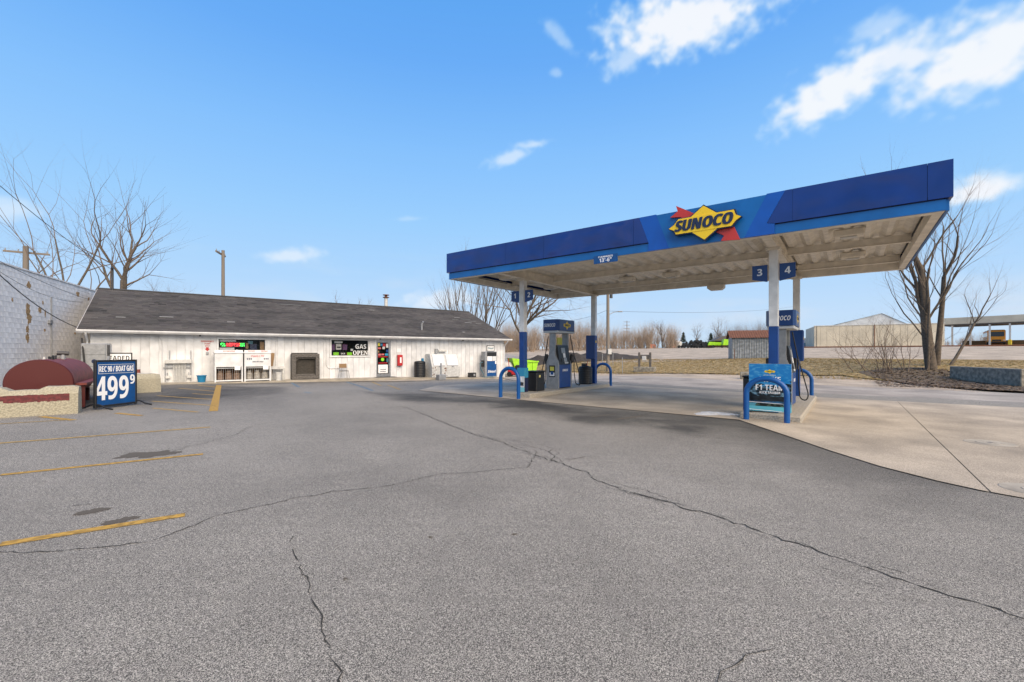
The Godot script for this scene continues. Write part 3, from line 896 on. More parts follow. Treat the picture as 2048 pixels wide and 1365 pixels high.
	# roof vents and the service mast
	tubepart("vent_pipe", s, M.grey_metal, [Vector3(16.1, 3.1, -0.85), Vector3(16.1, 3.55, -0.85), Vector3(16.16, 3.72, -0.75)], 0.06, 8)
	var fl := tubepart("flue", s, M.old_white, [Vector3(15.55, 4.6, -5.9), Vector3(15.55, 5.75, -5.9)], 0.13, 12)
	var cap := MB.new()
	cap.lathe([Vector2(0.0, 5.78), Vector2(0.24, 5.78), Vector2(0.24, 5.82), Vector2(0.1, 5.86), Vector2(0.1, 5.95), Vector2(0.24, 5.96), Vector2(0.24, 6.0), Vector2(0.0, 6.04)], 12, Transform3D(Basis(), Vector3(15.55, 0, -5.9)))
	part("flue_cap", cap, M.rusty, fl)
	tubepart("service_mast", s, M.dark_metal, [Vector3(0.2, 4.9, -5.4), Vector3(0.2, 6.1, -5.4), Vector3(0.2, 6.2, -5.3), Vector3(0.2, 6.14, -5.2)], 0.05, 7)
	# conduits along the wall
	tubepart("conduit", s, M.white_paint, [Vector3(0.5, 2.47, 0.03), Vector3(2.0, 2.47, 0.03), Vector3(2.3, 2.42, 0.03), Vector3(2.42, 2.25, 0.03), Vector3(2.44, 1.9, 0.03), Vector3(2.44, 0.2, 0.03)], 0.02, 6)
	tubepart("conduit", s, M.white_paint, [Vector3(3.6, 2.5, 0.03), Vector3(6.9, 2.5, 0.03), Vector3(7.12, 2.46, 0.03), Vector3(7.22, 2.3, 0.03), Vector3(7.22, 0.9, 0.03)], 0.025, 6)
	tubepart("conduit", s, M.white_paint, [Vector3(9.8, 2.5, 0.03), Vector3(9.8, 0.95, 0.03), Vector3(9.86, 0.8, 0.03), Vector3(10.0, 0.74, 0.03), Vector3(10.5, 0.74, 0.03)], 0.018, 6)
	for uu in [3.9, 12.9, 18.7]:
		boxpart("eave_lamp", s, M.dark_metal, uu - 0.04, 2.44, 0.1, uu + 0.04, 2.52, 0.18)
	# windows
	for wi in [[4.57, 6.82, 1.46, 2.42], [9.98, 12.29, 1.37, 2.47]]:
		b = MB.new()
		var f := 0.1
		b.cb(wi[0], wi[3] - f, -0.1, wi[1], wi[3], 0.04, 0.008)
		b.cb(wi[0], wi[2], -0.1, wi[1], wi[2] + f, 0.05, 0.008)
		b.cb(wi[0], wi[2] + f + 0.002, -0.1, wi[0] + f, wi[3] - f - 0.002, 0.04, 0.008)
		b.cb(wi[1] - f, wi[2] + f + 0.002, -0.1, wi[1], wi[3] - f - 0.002, 0.04, 0.008)
		var fr := part("window_frame", b, M.white_paint, s)
		boxpart("pane", fr, M.glass, wi[0] + f, wi[2] + f, -0.06, wi[1] - f, wi[3] - f, -0.052)
	# door
	var dr := boxpart("door_frame", s, M.white_paint, 12.6, 2.37, -0.1, 13.68, 2.46, 0.03)
	boxpart("jamb", dr, M.white_paint, 12.6, 0.1, -0.1, 12.69, 2.368, 0.03)
	boxpart("jamb", dr, M.white_paint, 13.59, 0.1, -0.1, 13.68, 2.368, 0.03)
	b = MB.new()
	b.cb(12.7, 0.16, -0.06, 13.58, 0.34, -0.01, 0.006)
	b.cb(12.7, 2.26, -0.06, 13.58, 2.36, -0.01, 0.006)
	b.cb(12.7, 0.342, -0.06, 12.78, 2.258, -0.01, 0.006)
	b.cb(13.48, 0.342, -0.06, 13.58, 2.258, -0.01, 0.006)
	var door := part("door", b, M.silver, s)
	boxpart("pane", door, M.glass, 12.78, 0.34, -0.045, 13.48, 2.26, -0.037)
	tubepart("handle", door, M.dark_metal, [Vector3(13.5, 1.0, 0.0), Vector3(13.5, 1.0, 0.05), Vector3(13.5, 1.3, 0.05), Vector3(13.5, 1.3, 0.0)], 0.012, 6)
	boxpart("doormat", s, M.rubber, 12.5, walk(13) + 0.002, 0.1, 13.75, walk(13) + 0.02, 0.62)
	# stickers and notices on the door glass
	var st := [[12.81, 2.05, 0.13, 0.18, "pale_yellow"], [12.97, 2.05, 0.13, 0.16, "tub_blue"], [13.12, 2.03, 0.17, 0.17, "red"], [13.32, 1.95, 0.14, 0.25, "sign_grey"], [12.8, 1.86, 0.2, 0.1, "pink"], [13.09, 1.86, 0.16, 0.15, "old_white"], [12.8, 1.64, 0.09, 0.12, "wood_tan"], [13.33, 1.66, 0.13, 0.16, "brand_blue"], [12.82, 1.46, 0.18, 0.12, "pink"], [13.03, 1.48, 0.17, 0.1, "pink"], [13.26, 1.46, 0.2, 0.13, "poster_sky"], [12.81, 1.36, 0.62, 0.05, "red"], [12.84, 0.98, 0.56, 0.05, "red"], [13.35, 1.05, 0.11, 0.24, "teal"]]
	for e in st:
		boxpart("sticker", door, M[e[4]], e[0], e[1], -0.036, e[0] + e[2], e[1] + e[3], -0.032)
	b = MB.new()
	b.lathe([Vector2(0.0, 0), Vector2(0.105, 0.0), Vector2(0.105, 0.004), Vector2(0, 0.004)], 20, Transform3D(Basis(Vector3.RIGHT, PI / 2), Vector3(13.1, 1.22, -0.036)))
	part("sticker", b, M.lime_card, door)
	boxpart("bait_notice", door, M.sign_white, 12.83, 0.38, -0.036, 13.43, 0.9, -0.03)
	txt("Live Bait", 0.075, Vector3(13.13, 0.61, -0.026), M.logo_navy, door, 0.85, 0.1)
	txt("Sold Here", 0.075, Vector3(13.13, 0.48, -0.026), M.logo_navy, door, 0.8, 0.1)
	txt("Mr. Pop Can", 0.055, Vector3(13.13, 0.77, -0.026), M.sign_grey, door, 0.85, 0.15, Basis(), 0.006, "Droid Serif")
	# window 1: scrolling sign and clutter behind the glass
	boxpart("display_sign", s, M.black, 4.72, 1.93, -0.14, 5.83, 2.18, -0.1)
	b = MB.new()
	var bg := MB.new()
	for i in 46:
		for j in 7:
			if rng.randf() < 0.52 and i % 5 != 4:
				(bg if i < 9 or i > 36 else b).bx(4.76 + i * 0.0226, 1.97 + j * 0.024, -0.099, 4.777 + i * 0.0226, 1.987 + j * 0.024, -0.095)
	part("display_dots", b, M.led_red, s)
	part("display_dots", bg, M.led_green, s)
	for e in [[4.7, 1.58, 0.65, 0.32, "sign_grey"], [4.72, 2.2, 0.7, 0.1, "sign_grey"], [5.42, 1.64, 0.1, 0.16, "sign_white"], [5.62, 1.58, 0.12, 0.13, "old_white"], [5.85, 1.85, 0.12, 0.3, "wood_tan"], [6.5, 1.62, 0.2, 0.6, "wood_tan"], [6.05, 1.75, 0.3, 0.35, "navy"], [6.2, 1.66, 0.16, 0.18, "purple"], [5.95, 2.1, 0.22, 0.15, "teal"]]:
		boxpart("window_card", s, M[e[4]], e[0], e[1], -0.13, e[0] + e[2], e[1] + e[3], -0.122)
	# window 2: GAS / OPEN lettering and lime cards
	for e in [[10.1, 1.78, 0.2, 0.34, "purple"], [10.36, 1.82, 0.3, 0.33, "old_white"], [10.4, 1.9, 0.23, 0.1, "dark_metal"], [10.74, 1.8, 0.26, 0.33, "purple"], [10.28, 2.2, 0.45, 0.1, "sign_grey"], [10.22, 1.49, 0.3, 0.17, "lime_card"], [11.0, 1.49, 0.28, 0.17, "lime_card"], [11.2, 1.75, 0.14, 0.12, "sign_grey"], [10.6, 1.48, 0.32, 0.2, "black"]]:
		boxpart("window_card", s, M[e[4]], e[0], e[1], -0.13 - (0.01 if e[4] == "black" else 0.0), e[0] + e[2], e[1] + e[3], -0.122)
	txt("OCB", 0.085, Vector3(10.76, 1.58, -0.118), M.sign_white, s, 1.0)
	txt("GAS", 0.27, Vector3(11.77, 2.0, -0.048), M.sign_grey, s, 0.95)
	txt("OPEN", 0.25, Vector3(11.75, 1.63, -0.048), M.sign_white, s, 0.92, 0.0, Basis(), 0.008, "Droid Serif")
	# room behind the glass, with a near-black lining added to darken the windows
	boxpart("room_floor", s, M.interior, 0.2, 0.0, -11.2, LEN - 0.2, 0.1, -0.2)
	boxpart("added_dark_lining", s, M.interior, 0.2, 0.1, -3.2, LEN - 0.2, 2.5, -3.1)
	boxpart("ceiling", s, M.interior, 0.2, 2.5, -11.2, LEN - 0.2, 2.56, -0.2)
	for i in 9:
		boxpart("shelf_goods", s, [M.brand_blue, M.red, M.wood_tan, M.teal, M.purple, M.old_white][i % 6], 4.6 + i * 0.95, 0.1, -2.6, 5.3 + i * 0.95, 1.5 + (i % 3) * 0.15, -2.2)

	# ---- things that stand or hang along the front
	var o := thing("conduit_rack", "white rack of upright electrical pipes under a header box on the store wall", "pipe rack", sx_(3.06, 0.03, 0.0))
	boxpart("header_box", o, M.old_white, -0.5, 1.13, 0.0, 0.5, 1.31, 0.2, 0.01)
	for i in 9:
		tubepart("pipe", o, M.old_white, [Vector3(-0.19 + i * 0.058, 1.15, 0.08), Vector3(-0.19 + i * 0.058, 0.22, 0.08)], 0.019, 6)
	for x in [-0.42, 0.4]:
		tubepart("riser", o, M.grey_metal, [Vector3(x + 0.08, 1.75, 0.03), Vector3(x + 0.08, 1.3, 0.03)], 0.015, 6)
		tubepart("side_pipe", o, M.grey_metal, [Vector3(x - 0.08 * signf(x) * -1, 1.15, 0.08), Vector3(x - 0.08 * signf(x) * -1, 0.25, 0.08)], 0.022, 6)
		var jb := boxpart("junction_box", o, M.old_white, x - 0.07, 0.42, 0.02, x + 0.1, 0.56, 0.13, 0.01)
		tubepart("fitting", jb, M.grey_metal, [Vector3(x, 0.56, 0.07), Vector3(x, 0.7, 0.07)], 0.015, 6)
	boxpart("cross_channel", o, M.grey_metal, -0.58, 0.9, 0.0, 0.5, 0.95, 0.05)
	o = thing("emergency_stop", "red arrow and lettering pointing to the pump stop button beside the left window", "sign", sx_(4.2, 0.012, 0.0))
	txt("EMERGENCY", 0.075, Vector3(0, 2.2, 0), M.red, o, 0.85)
	txt("PUMP", 0.07, Vector3(0, 2.08, 0), M.red, o, 0.85)
	txt("STOP", 0.07, Vector3(0, 1.97, 0), M.red, o, 0.85)
	b = MB.new()
	b.prism(PackedVector2Array([Vector2(0, 1.72), Vector2(0.11, 1.83), Vector2(0.055, 1.83), Vector2(0.055, 1.91), Vector2(-0.055, 1.91), Vector2(-0.055, 1.83), Vector2(-0.11, 1.83)]), 0, 0.008)
	part("arrow", b, M.red, o)
	boxpart("button_box", o, M.grey_metal, -0.05, 1.56, -0.01, 0.05, 1.68, 0.06, 0.01)
	o = thing("plastic_tub", "blue plastic tub on the walk left of the cylinder cages", "tub", sx_(3.95, 0.55, walk(3.95)))
	b = MB.new()
	b.lathe([Vector2(0.0, 0.0), Vector2(0.15, 0.0), Vector2(0.19, 0.3), Vector2(0.215, 0.3), Vector2(0.215, 0.33), Vector2(0.185, 0.33), Vector2(0.14, 0.03), Vector2(0.0, 0.03)], 24)
	part("bowl", b, M.tub_blue, o)
	# propane cages
	for c in 2:
		o = thing("cylinder_cage", ["white cylinder exchange cage with rusty brown bottles, left one", "white cylinder exchange cage with red lettering and arrows, right one"][c], "cage", sx_([4.45, 5.68][c], 1.0, walk(5.0) - 0.005), "gas cylinder cages by the store")
		var W := 1.17
		b = MB.new()
		for x in [0.0, W - 0.06]:
			for z in [0.0, -0.64]:
				b.bx(x, 0, z - 0.06, x + 0.06, 1.4, z)
		b.bx(0.062, 0.04, -0.062, W - 0.062, 0.1, -0.002)
		b.bx(0.062, 0.04, -0.7, W - 0.062, 0.07, -0.064)
		b.bx(0.062, 0.66, -0.7, W - 0.062, 0.69, -0.064)
		part("frame", b, M.white_paint, o)
		boxpart("lid", o, M.white_paint, -0.03, 1.402, -0.73, W + 0.03, 1.45, 0.03, 0.01)
		boxpart("upper_panel", o, M.white_paint, 0.03, 0.74, -0.03, W - 0.03, 1.4, 0.006)
		boxpart("side_panel", o, M.old_white, 0.0, 0.08, -0.64, 0.012, 1.4, -0.06)
		boxpart("side_panel", o, M.old_white, W - 0.012, 0.08, -0.64, W, 1.4, -0.06)
		boxpart("back_panel", o, M.rusty if c == 0 else M.wood_tan, 0.02, 0.08, -0.72, W - 0.02, 1.4, -0.705)
		boxpart("top_rail_sign", o, M.sign_white, 0.0, 1.452, -0.02, W, 1.56, 0.0)
		b = MB.new()
		for i in 12: b.tube([Vector3(0.08 + i * 0.092, 0.1, -0.02), Vector3(0.08 + i * 0.092, 0.74, -0.02)], [0.004], 4)
		part("mesh_front", b, M.old_white, o)
		boxpart("placard", o, M.sign_white, 0.82, 0.58, 0.0, 1.06, 0.76, 0.012)
		for i in 3:
			var cy := MB.new()
			cy.lathe([Vector2(0.0, 0.072), Vector2(0.12, 0.072), Vector2(0.15, 0.12), Vector2(0.15, 0.36), Vector2(0.12, 0.43), Vector2(0.04, 0.46), Vector2(0.1, 0.461), Vector2(0.1, 0.54), Vector2(0.0, 0.54)], 16, Transform3D(Basis(), Vector3(0.24 + i * 0.345, 0, -0.3)))
			part("gas_cylinder", cy, M.cylinder_rust if c == 0 else M.cylinder_white, o)
		if c == 0:
			txt("NO SMOKING", 0.055, Vector3(W / 2, 1.505, 0.004), M.red, o, 1.0)
		else:
			txt("PROPANE", 0.055, Vector3(0.3, 1.505, 0.004), M.pink, o, 0.9)
			txt("PROPANE", 0.055, Vector3(0.87, 1.505, 0.004), M.red, o, 0.9)
			txt("Fuels LTD", 0.1, Vector3(W / 2, 1.26, 0.01), M.pink, o, 0.9, 0.1)
			txt("(888) 847-2524", 0.06, Vector3(W / 2, 0.98, 0.01), M.logo_navy, o, 0.85)
			for sg in [-1, 1]:
				for i in 3:
					b = MB.new()
					var ax: float = W / 2 + sg * (0.29 + i * 0.08)
					b.prism(PackedVector2Array([Vector2(ax, 1.17), Vector2(ax + 0.035, 1.12), Vector2(ax, 1.07), Vector2(ax - 0.035, 1.12)]), 0.007, 0.012)
					part("arrow_mark", b, M.logo_navy, o)
	# bench, bucket, board
	o = thing("side_shelf", "small white shelf table between the cages and the wooden frame", "table", sx_(7.22, 0.35, walk(7.2)))
	boxpart("top", o, M.old_white, -0.32, 0.58, -0.2, 0.32, 0.72, 0.2, 0.01)
	for x in [-0.28, 0.28]:
		for z in [-0.16, 0.16]: boxpart("leg", o, M.old_white, x - 0.02, 0, z - 0.02, x + 0.02, 0.58, z + 0.02)
	o = thing("plastic_bucket", "white plastic bucket under the small shelf", "bucket", sx_(7.25, 0.72, walk(7.2)))
	b = MB.new()
	b.lathe([Vector2(0, 0), Vector2(0.13, 0), Vector2(0.155, 0.38), Vector2(0.165, 0.38), Vector2(0.165, 0.42), Vector2(0.14, 0.42), Vector2(0.12, 0.02), Vector2(0, 0.02)], 20)
	part("pail", b, M.old_white, o)
	o = thing("leaning_board", "narrow tan board leaning beside the right cage", "board", sx_(6.98, 0.2, walk(7.0)))
	b = MB.new()
	b.box(Transform3D(Basis(Vector3(0, 0, 1), -0.12) * Basis(Vector3.RIGHT, -0.1), Vector3(0, 0.86, 0.0)), Vector3(0.2, 1.15, 0.03))
	part("plank", b, M.wood_tan, o)
	o = thing("wooden_crate_frame", "weathered grey square wooden frame with a dark mesh panel on the walk", "frame", sx_(8.62, 0.12, walk(8.6)))
	boxpart("rail", o, M.wood_grey, -0.7, 0.02, 0.0, 0.7, 0.2, 0.4, 0.01)
	boxpart("rail", o, M.wood_grey, -0.7, 1.2, 0.0, 0.7, 1.4, 0.4, 0.01)
	boxpart("stile", o, M.wood_grey, -0.7, 0.202, 0.0, -0.5, 1.198, 0.4, 0.01)
	boxpart("stile", o, M.wood_grey, 0.5, 0.202, 0.0, 0.7, 1.198, 0.4, 0.01)
	boxpart("inner_rail", o, M.wood_grey, -0.498, 0.21, 0.05, 0.498, 0.3, 0.3)
	boxpart("inner_rail", o, M.wood_grey, -0.498, 1.12, 0.05, 0.498, 1.19, 0.3)
	boxpart("screen", o, M.wood_dark, -0.498, 0.302, 0.1, 0.498, 1.118, 0.16)
	boxpart("top_cap", o, M.wood_dark, -0.66, 1.402, 0.0, 0.62, 1.45, 0.3)
	b = MB.new()
	b.prism(PackedVector2Array([Vector2(-0.49, 1.11), Vector2(-0.49, 0.97), Vector2(-0.35, 1.11)]), 0.165, 0.28)
	part("corner_brace", b, M.wood_grey, o)
	# chair
	o = thing("school_chair", "tan shell chair with thin metal legs under the OPEN window", "chair", sx_(10.62, 0.55, walk(10.6)))
	b = MB.new()
	b.cbox(Transform3D(Basis(Vector3.RIGHT, -0.12), Vector3(0, 0.72, -0.2)), Vector3(0.42, 0.24, 0.02), 0.01)
	part("backrest", b, M.wood_tan, o)
	boxpart("seat", o, M.dark_metal, -0.21, 0.42, -0.2, 0.21, 0.45, 0.2, 0.01)
	for x in [-0.2, 0.2]:
		tubepart("leg", o, M.grey_metal, [Vector3(x, 0.42, 0.16), Vector3(x * 1.3, 0.01, 0.22)], 0.012, 6)
		tubepart("leg", o, M.grey_metal, [Vector3(x * 0.8, 0.85, -0.22), Vector3(x, 0.42, -0.18), Vector3(x * 1.25, 0.01, -0.26)], 0.012, 6)
	# extinguisher
	o = thing("fire_extinguisher", "red fire extinguisher box on the wall right of the door", "extinguisher", sx_(14.16, 0.012, 0))
	boxpart("cabinet", o, M.red, -0.16, 0.82, 0.0, 0.16, 1.5, 0.18, 0.02)
	boxpart("label_card", o, M.sign_white, -0.03, 1.0, 0.181, 0.07, 1.35, 0.184)
	o = thing("wall_notice", "small white notice above the red extinguisher box", "notice", sx_(14.14, 0.012, 0))
	boxpart("card", o, M.sign_white, -0.13, 1.68, 0.0, 0.13, 1.9, 0.012)
	boxpart("lower_card", o, M.sign_grey, -0.13, 1.54, 0.0, 0.13, 1.675, 0.012)
	# trash barrel
	o = thing("trash_bin", "black ribbed trash bin left of the white ice chest", "trash bin", sx_(15.3, 0.55, walk(15.3)))
	bin_shape(o, 0.36, 0.95)
	boxpart("blue_bag", o, M.tub_blue, 0.18, 0.9, -0.2, 0.32, 1.2, -0.05, 0.03)
	# ice chest with slanted doors
	o = thing("ice_chest", "rust speckled white ice chest with two slanted doors against the wall", "ice chest", sx_(16.95, 0.05, walk(16.9) - 0.02))
	var prof := PackedVector2Array([Vector2(0, 0.06), Vector2(0.95, 0.06), Vector2(0.95, 0.72), Vector2(0.6, 1.55), Vector2(0, 1.55)])
	b = MB.new()
	b.prism(prof, -1.02, 1.02, Transform3D(Basis(Vector3(0, 0, 1), Vector3(0, 1, 0), Vector3(1, 0, 0)), Vector3.ZERO))
	part("cabinet", b, M.old_white, o)
	var sl := Vector3(0, 0.83, -0.35).normalized()
	for x in [-0.48, 0.48]:
		b = MB.new()
		b.cbox(Transform3D(Basis(Vector3.RIGHT, sl, Vector3.RIGHT.cross(sl)), Vector3(x, 1.135, 0.775) + Vector3.RIGHT.cross(sl) * 0.03), Vector3(0.84, 0.8, 0.05), 0.02)
		var dd := part("lid_door", b, M.white_paint, o)
		boxpart("handle", dd, M.silver, x - 0.08, 0.74, 0.97, x + 0.08, 0.77, 1.0, 0.008)
	for i in 26:
		var rp := MB.new()
		var pg := PackedVector2Array()
		var w := rng.randf_range(0.015, 0.05)
		for q in 9: pg.append(Vector2(cos(TAU * q / 9), sin(TAU * q / 9)) * w * rng.randf_range(0.5, 1.3))
		var fx := rng.randf_range(-1, -0.6) if i < 16 else rng.randf_range(-0.12, 0.12)
		rp.prism(pg, 0.951, 0.954, Transform3D(Basis(), Vector3(fx, rng.randf_range(0.1, 0.7), 0)))
		part("rust_spot", rp, M.rusty, o)
	for x in [-1.0, 1.0]:
		boxpart("skid", o, M.dark_metal, x * 0.9 - 0.06, 0, 0.05, x * 0.9 + 0.06, 0.06, 0.9)
	o = thing("wall_lamp", "white wall light fixture above the ice chest", "lamp", sx_(17.0, 0.012, 0))
	boxpart("bracket", o, M.grey_metal, -0.4, 1.62, 0.0, -0.2, 1.9, 0.14, 0.01)
	boxpart("diffuser", o, M.old_white, -0.2, 1.7, 0.0, 0.42, 1.84, 0.2, 0.02)
	o = thing("post_in_concrete", "short post set in a grey concrete block before the ice chest", "post", sx_(16.2, 1.7, g(W0.x + SU.x * 16.2 + SF.x * 1.7, W0.z + SU.z * 16.2 + SF.z * 1.7)))
	boxpart("block", o, M.grey_metal, -0.25, 0, -0.22, 0.25, 0.34, 0.22, 0.03)
	tubepart("pipe", o, M.grey_metal, [Vector3(0, 0.34, 0), Vector3(0, 1.05, 0)], 0.05, 10)
	o = thing("battery_case", "small black case on the walk left of the diesel pump", "case", sx_(19.2, 0.5, walk(19.2)))
	boxpart("shell", o, M.black, -0.26, 0, -0.15, 0.26, 0.32, 0.15, 0.02)
	boxpart("gauge", o, M.grey_metal, 0.03, 0.08, 0.151, 0.17, 0.24, 0.16, 0.004)
	# diesel pump
	o = thing("diesel_pump", "blue and grey diesel dispenser with green hose against the store wall", "fuel pump", sx_(20.6, 0.5, walk(20.6)))
	boxpart("body", o, M.grey_metal, -0.5, 0, -0.25, 0.5, 1.82, 0.25, 0.02)
	boxpart("front_panel", o, M.price_blue, -0.33, 0.1, 0.251, 0.46, 1.15, 0.262)
	boxpart("display", o, M.glass_dark, -0.33, 1.5, 0.251, 0.46, 1.78, 0.262)
	boxpart("price_card", o, M.sign_white, -0.3, 1.17, 0.251, 0.1, 1.48, 0.26)
	boxpart("price_card", o, M.sign_grey, 0.14, 1.17, 0.251, 0.44, 1.48, 0.26)
	boxpart("badge", o, M.sign_white, 0.34, 0.95, 0.262, 0.45, 1.15, 0.268)
	txt("Diesel", 0.17, Vector3(0.06, 0.42, 0.264), M.sign_white, o, 0.95, 0.2)
	boxpart("nozzle_boot", o, M.black, -0.6, 0.75, -0.1, -0.5, 1.2, 0.15, 0.02)
	tubepart("hose", o, M.teal, [Vector3(-0.55, 1.1, 0.1), Vector3(-0.85, 1.0, 0.15), Vector3(-0.8, 0.6, 0.2), Vector3(-0.62, 0.25, 0.25), Vector3(-0.7, 0.06, 0.3), Vector3(-0.2, 0.04, 0.4), Vector3(0.1, 0.05, 0.38)], 0.025, 7)
	o = thing("diesel_sign", "small white Diesel sign with black frame above the blue pump", "sign", sx_(21.05, 0.012, 0))
	boxpart("frame", o, M.black, -0.33, 1.74, 0.0, 0.33, 2.16, 0.03)
	boxpart("face", o, M.sign_white, -0.29, 1.78, 0.0, 0.29, 2.12, 0.034)
	txt("Diesel", 0.16, Vector3(0, 1.95, 0.036), M.teal, o, 0.72)

func bin_shape(o: Node3D, r: float, h: float) -> void:
	var b := MB.new()
	var pr := [Vector2(0, 0), Vector2(r * 0.92, 0), Vector2(r * 0.94, 0.04)]
	for i in 8:
		var y := 0.06 + (h - 0.12) * i / 8.0
		pr.append(Vector2(r, y)); pr.append(Vector2(r * 0.97, y + (h - 0.12) / 16.0))
	pr.append(Vector2(r, h - 0.03)); pr.append(Vector2(r * 0.95, h)); pr.append(Vector2(0, h))
	b.lathe(pr, 14)
	part("shell", b, M.black, o)
	b = MB.new()
	b.lathe([Vector2(0, h), Vector2(r * 0.97, h), Vector2(r * 0.9, h + 0.05), Vector2(r * 0.4, h + 0.09), Vector2(0, h + 0.09)], 14)
	part("lid", b, M.rubber, o)

# ------------------------------------------------------------------ left side: block building, tank, barriers, signs
func left_side() -> void:
	# painted block building
	var dirv := Vector3(-0.432, 0, -0.902)
	var nr := Vector3(0.902, 0, -0.432)
	var org := Vector3(-17.9, 0, -13.9)
	var y0 := g(org.x, org.z) - 0.05
	var s := thing("block_building", "tall white painted concrete block wall of the neighbouring building on the left", "building", Transform3D(Basis(dirv, Vector3.UP, dirv.cross(Vector3.UP)), org + Vector3(0, y0, 0)))
	# local x runs back along the wall, z points away from the lot when negative
	var sg := signf(dirv.cross(Vector3.UP).dot(nr))
	var courses := 24
	var cnt := 34
	boxpart("core", s, M.mortar, -1.0, 0, -0.02 * sg, cnt * 0.4 - 0.02, courses * 0.2, -9.0 * sg)
	boxpart("coping", s, M.block_paint_c, -1.02, courses * 0.2, 0.05 * sg, cnt * 0.4, courses * 0.2 + 0.06, -0.35 * sg)
	rng.seed = 31
	var blocks := []
	for mv in 1:
		var b := MB.new()
		b.cb(0.003, 0.003, 0.0, 0.397, 0.197, 0.06, 0.006)
		blocks.append(b.mesh())
	var rest := MB.new()
	var made := 0
	for i in range(-2, cnt):
		for j in courses:
			var x := i * 0.4 + (0.2 if j % 2 else 0.0)
			if x > cnt * 0.4 - 0.42 or x < -0.85: continue
			var z := -0.05 * sg + rng.randf_range(-0.002, 0.002)
			var near := x > 3.0 and x < 9.0 and j > 3
			if near and made < 300:
				var o := meshpart("block", blocks[0], [M.block_paint, M.block_paint_b, M.block_paint_c, M.block_paint][rng.randi() % 4], s)
				o.position = Vector3(x, j * 0.2, z if sg > 0 else z - 0.06)
				made += 1
			else:
				rest.cb(x + 0.003, j * 0.2 + 0.003, z, x + 0.397, j * 0.2 + 0.197, z + 0.06 * sg, 0.006)
	var rp := part("far_blocks", rest, M.block_paint, s)
	rp.set_meta("kind", "stuff")
	# flaked paint: x along wall, height, half width, half height
	for e in [[5.0, 3.2, 0.17, 0.27], [5.12, 2.86, 0.2, 0.2], [4.98, 2.4, 0.13, 0.16], [4.98, 2.06, 0.13, 0.2], [5.02, 2.66, 0.04, 0.12], [5.95, 3.28, 0.12, 0.16], [6.4, 3.2, 0.06, 0.2], [5.08, 4.25, 0.16, 0.13], [6.35, 2.42, 0.08, 0.07], [9.6, 4.4, 0.2, 0.14], [6.2, 3.62, 0.06, 0.1], [10.9, 4.3, 0.1, 0.08], [9.3, 2.4, 0.1, 0.06], [3.9, 3.5, 0.06, 0.07]]:
		var pg := PackedVector2Array()
		for q in 18: pg.append(Vector2(cos(TAU * q / 18) * e[2], sin(TAU * q / 18) * e[3]) * rng.randf_range(0.65, 1.25) + Vector2(e[0], e[1]))
		var b := MB.new()
		b.prism(pg, 0.008 * sg, 0.0145 * sg)
		part("bare_patch", b, M.bare_block, s)
	tubepart("wall_conduit", s, M.grey_metal, [Vector3(6.9, 3.95, 0.035 * sg), Vector3(6.9, 1.2, 0.035 * sg)], 0.025, 7)
	boxpart("wall_box", s, M.grey_metal, 6.62, 2.75, 0.0, 6.86, 2.9, 0.1 * sg)

	# fuel tank lying in its curb of barriers
	var end := Vector3(-12.1, 0, -11.38)
	var t := thing("fuel_tank", "dark red oval fuel storage tank behind the red striped barrier", "tank", Transform3D(Basis(SU, Vector3.UP, SF), gv(end.x, end.z)))
	var L := 3.4
	var cy := 0.72
	var ell := func(k, z, gw): return Vector3(cos(TAU * k / 48) * 0.64 * gw, cy + sin(TAU * k / 48) * 0.6 * gw, z)
	var b := MB.new()
	for k in 48:
		var n0 := Vector3(cos(TAU * k / 48) / 0.68, sin(TAU * k / 48) / 0.6, 0).normalized()
		var n1 := Vector3(cos(TAU * (k + 1) / 48) / 0.68, sin(TAU * (k + 1) / 48) / 0.6, 0).normalized()
		var q := [ell.call(k, -0.03, 1.0), ell.call(k + 1, -0.03, 1.0), ell.call(k + 1, -L, 1.0), ell.call(k, -L, 1.0)]
		b.put(q[0], n0); b.put(q[1], n1); b.put(q[2], n1)
		b.put(q[0], n0); b.put(q[2], n1); b.put(q[3], n0)
		b.tri(Vector3(0, cy, -L), ell.call(k, -L, 1.0), ell.call(k + 1, -L, 1.0), Vector3(0, 0, -1))
	part("shell", b, M.tank_red, t)
	b = MB.new()
	for k in 48:
		b.quad(ell.call(k, -0.03, 1.0), ell.call(k + 1, -0.03, 1.0), ell.call(k + 1, 0.0, 0.97), ell.call(k, 0.0, 0.97), ell.call(k, 0.3, 1.0) - Vector3(0, cy, 0))
		b.tri(Vector3(0, cy, 0.02), ell.call(k, 0.0, 0.97), ell.call(k + 1, 0.0, 0.97), Vector3(0, 0, 1))
	part("end_plate", b, M.tank_end, t)
	for z in [-0.5, -2.8]:
		boxpart("saddle", t, M.tank_end, -0.6, 0, z - 0.1, 0.6, 0.4, z + 0.1)
	for e in [[0.1, -0.8, 0.05, 0.05, "black"], [0.0, -1.3, 0.07, 0.06, "black"], [-0.1, -1.1, 0.06, 0.03, "old_white"], [0.05, -1.4, 0.1, 0.05, "dark_metal"]]:
		tubepart("tank_fitting", t, M[e[4]], [Vector3(e[0], cy + 0.55, e[1]), Vector3(e[0], cy + 0.6 + e[2], e[1])], e[3], 10)
	var pump := tubepart("transfer_pump", t, M.grey_metal, [Vector3(0.15, cy + 0.58, -1.9), Vector3(0.15, cy + 0.72, -1.9)], 0.05, 10)
	tubepart("pump_head", pump, M.dark_metal, [Vector3(0.02, cy + 0.76, -1.9), Vector3(0.27, cy + 0.75, -1.9)], 0.06, 10)
	# containment frame in red at the side
	boxpart("side_post", t, M.tank_end, 0.74, 0, -0.35, 0.82, 0.66, -0.27)
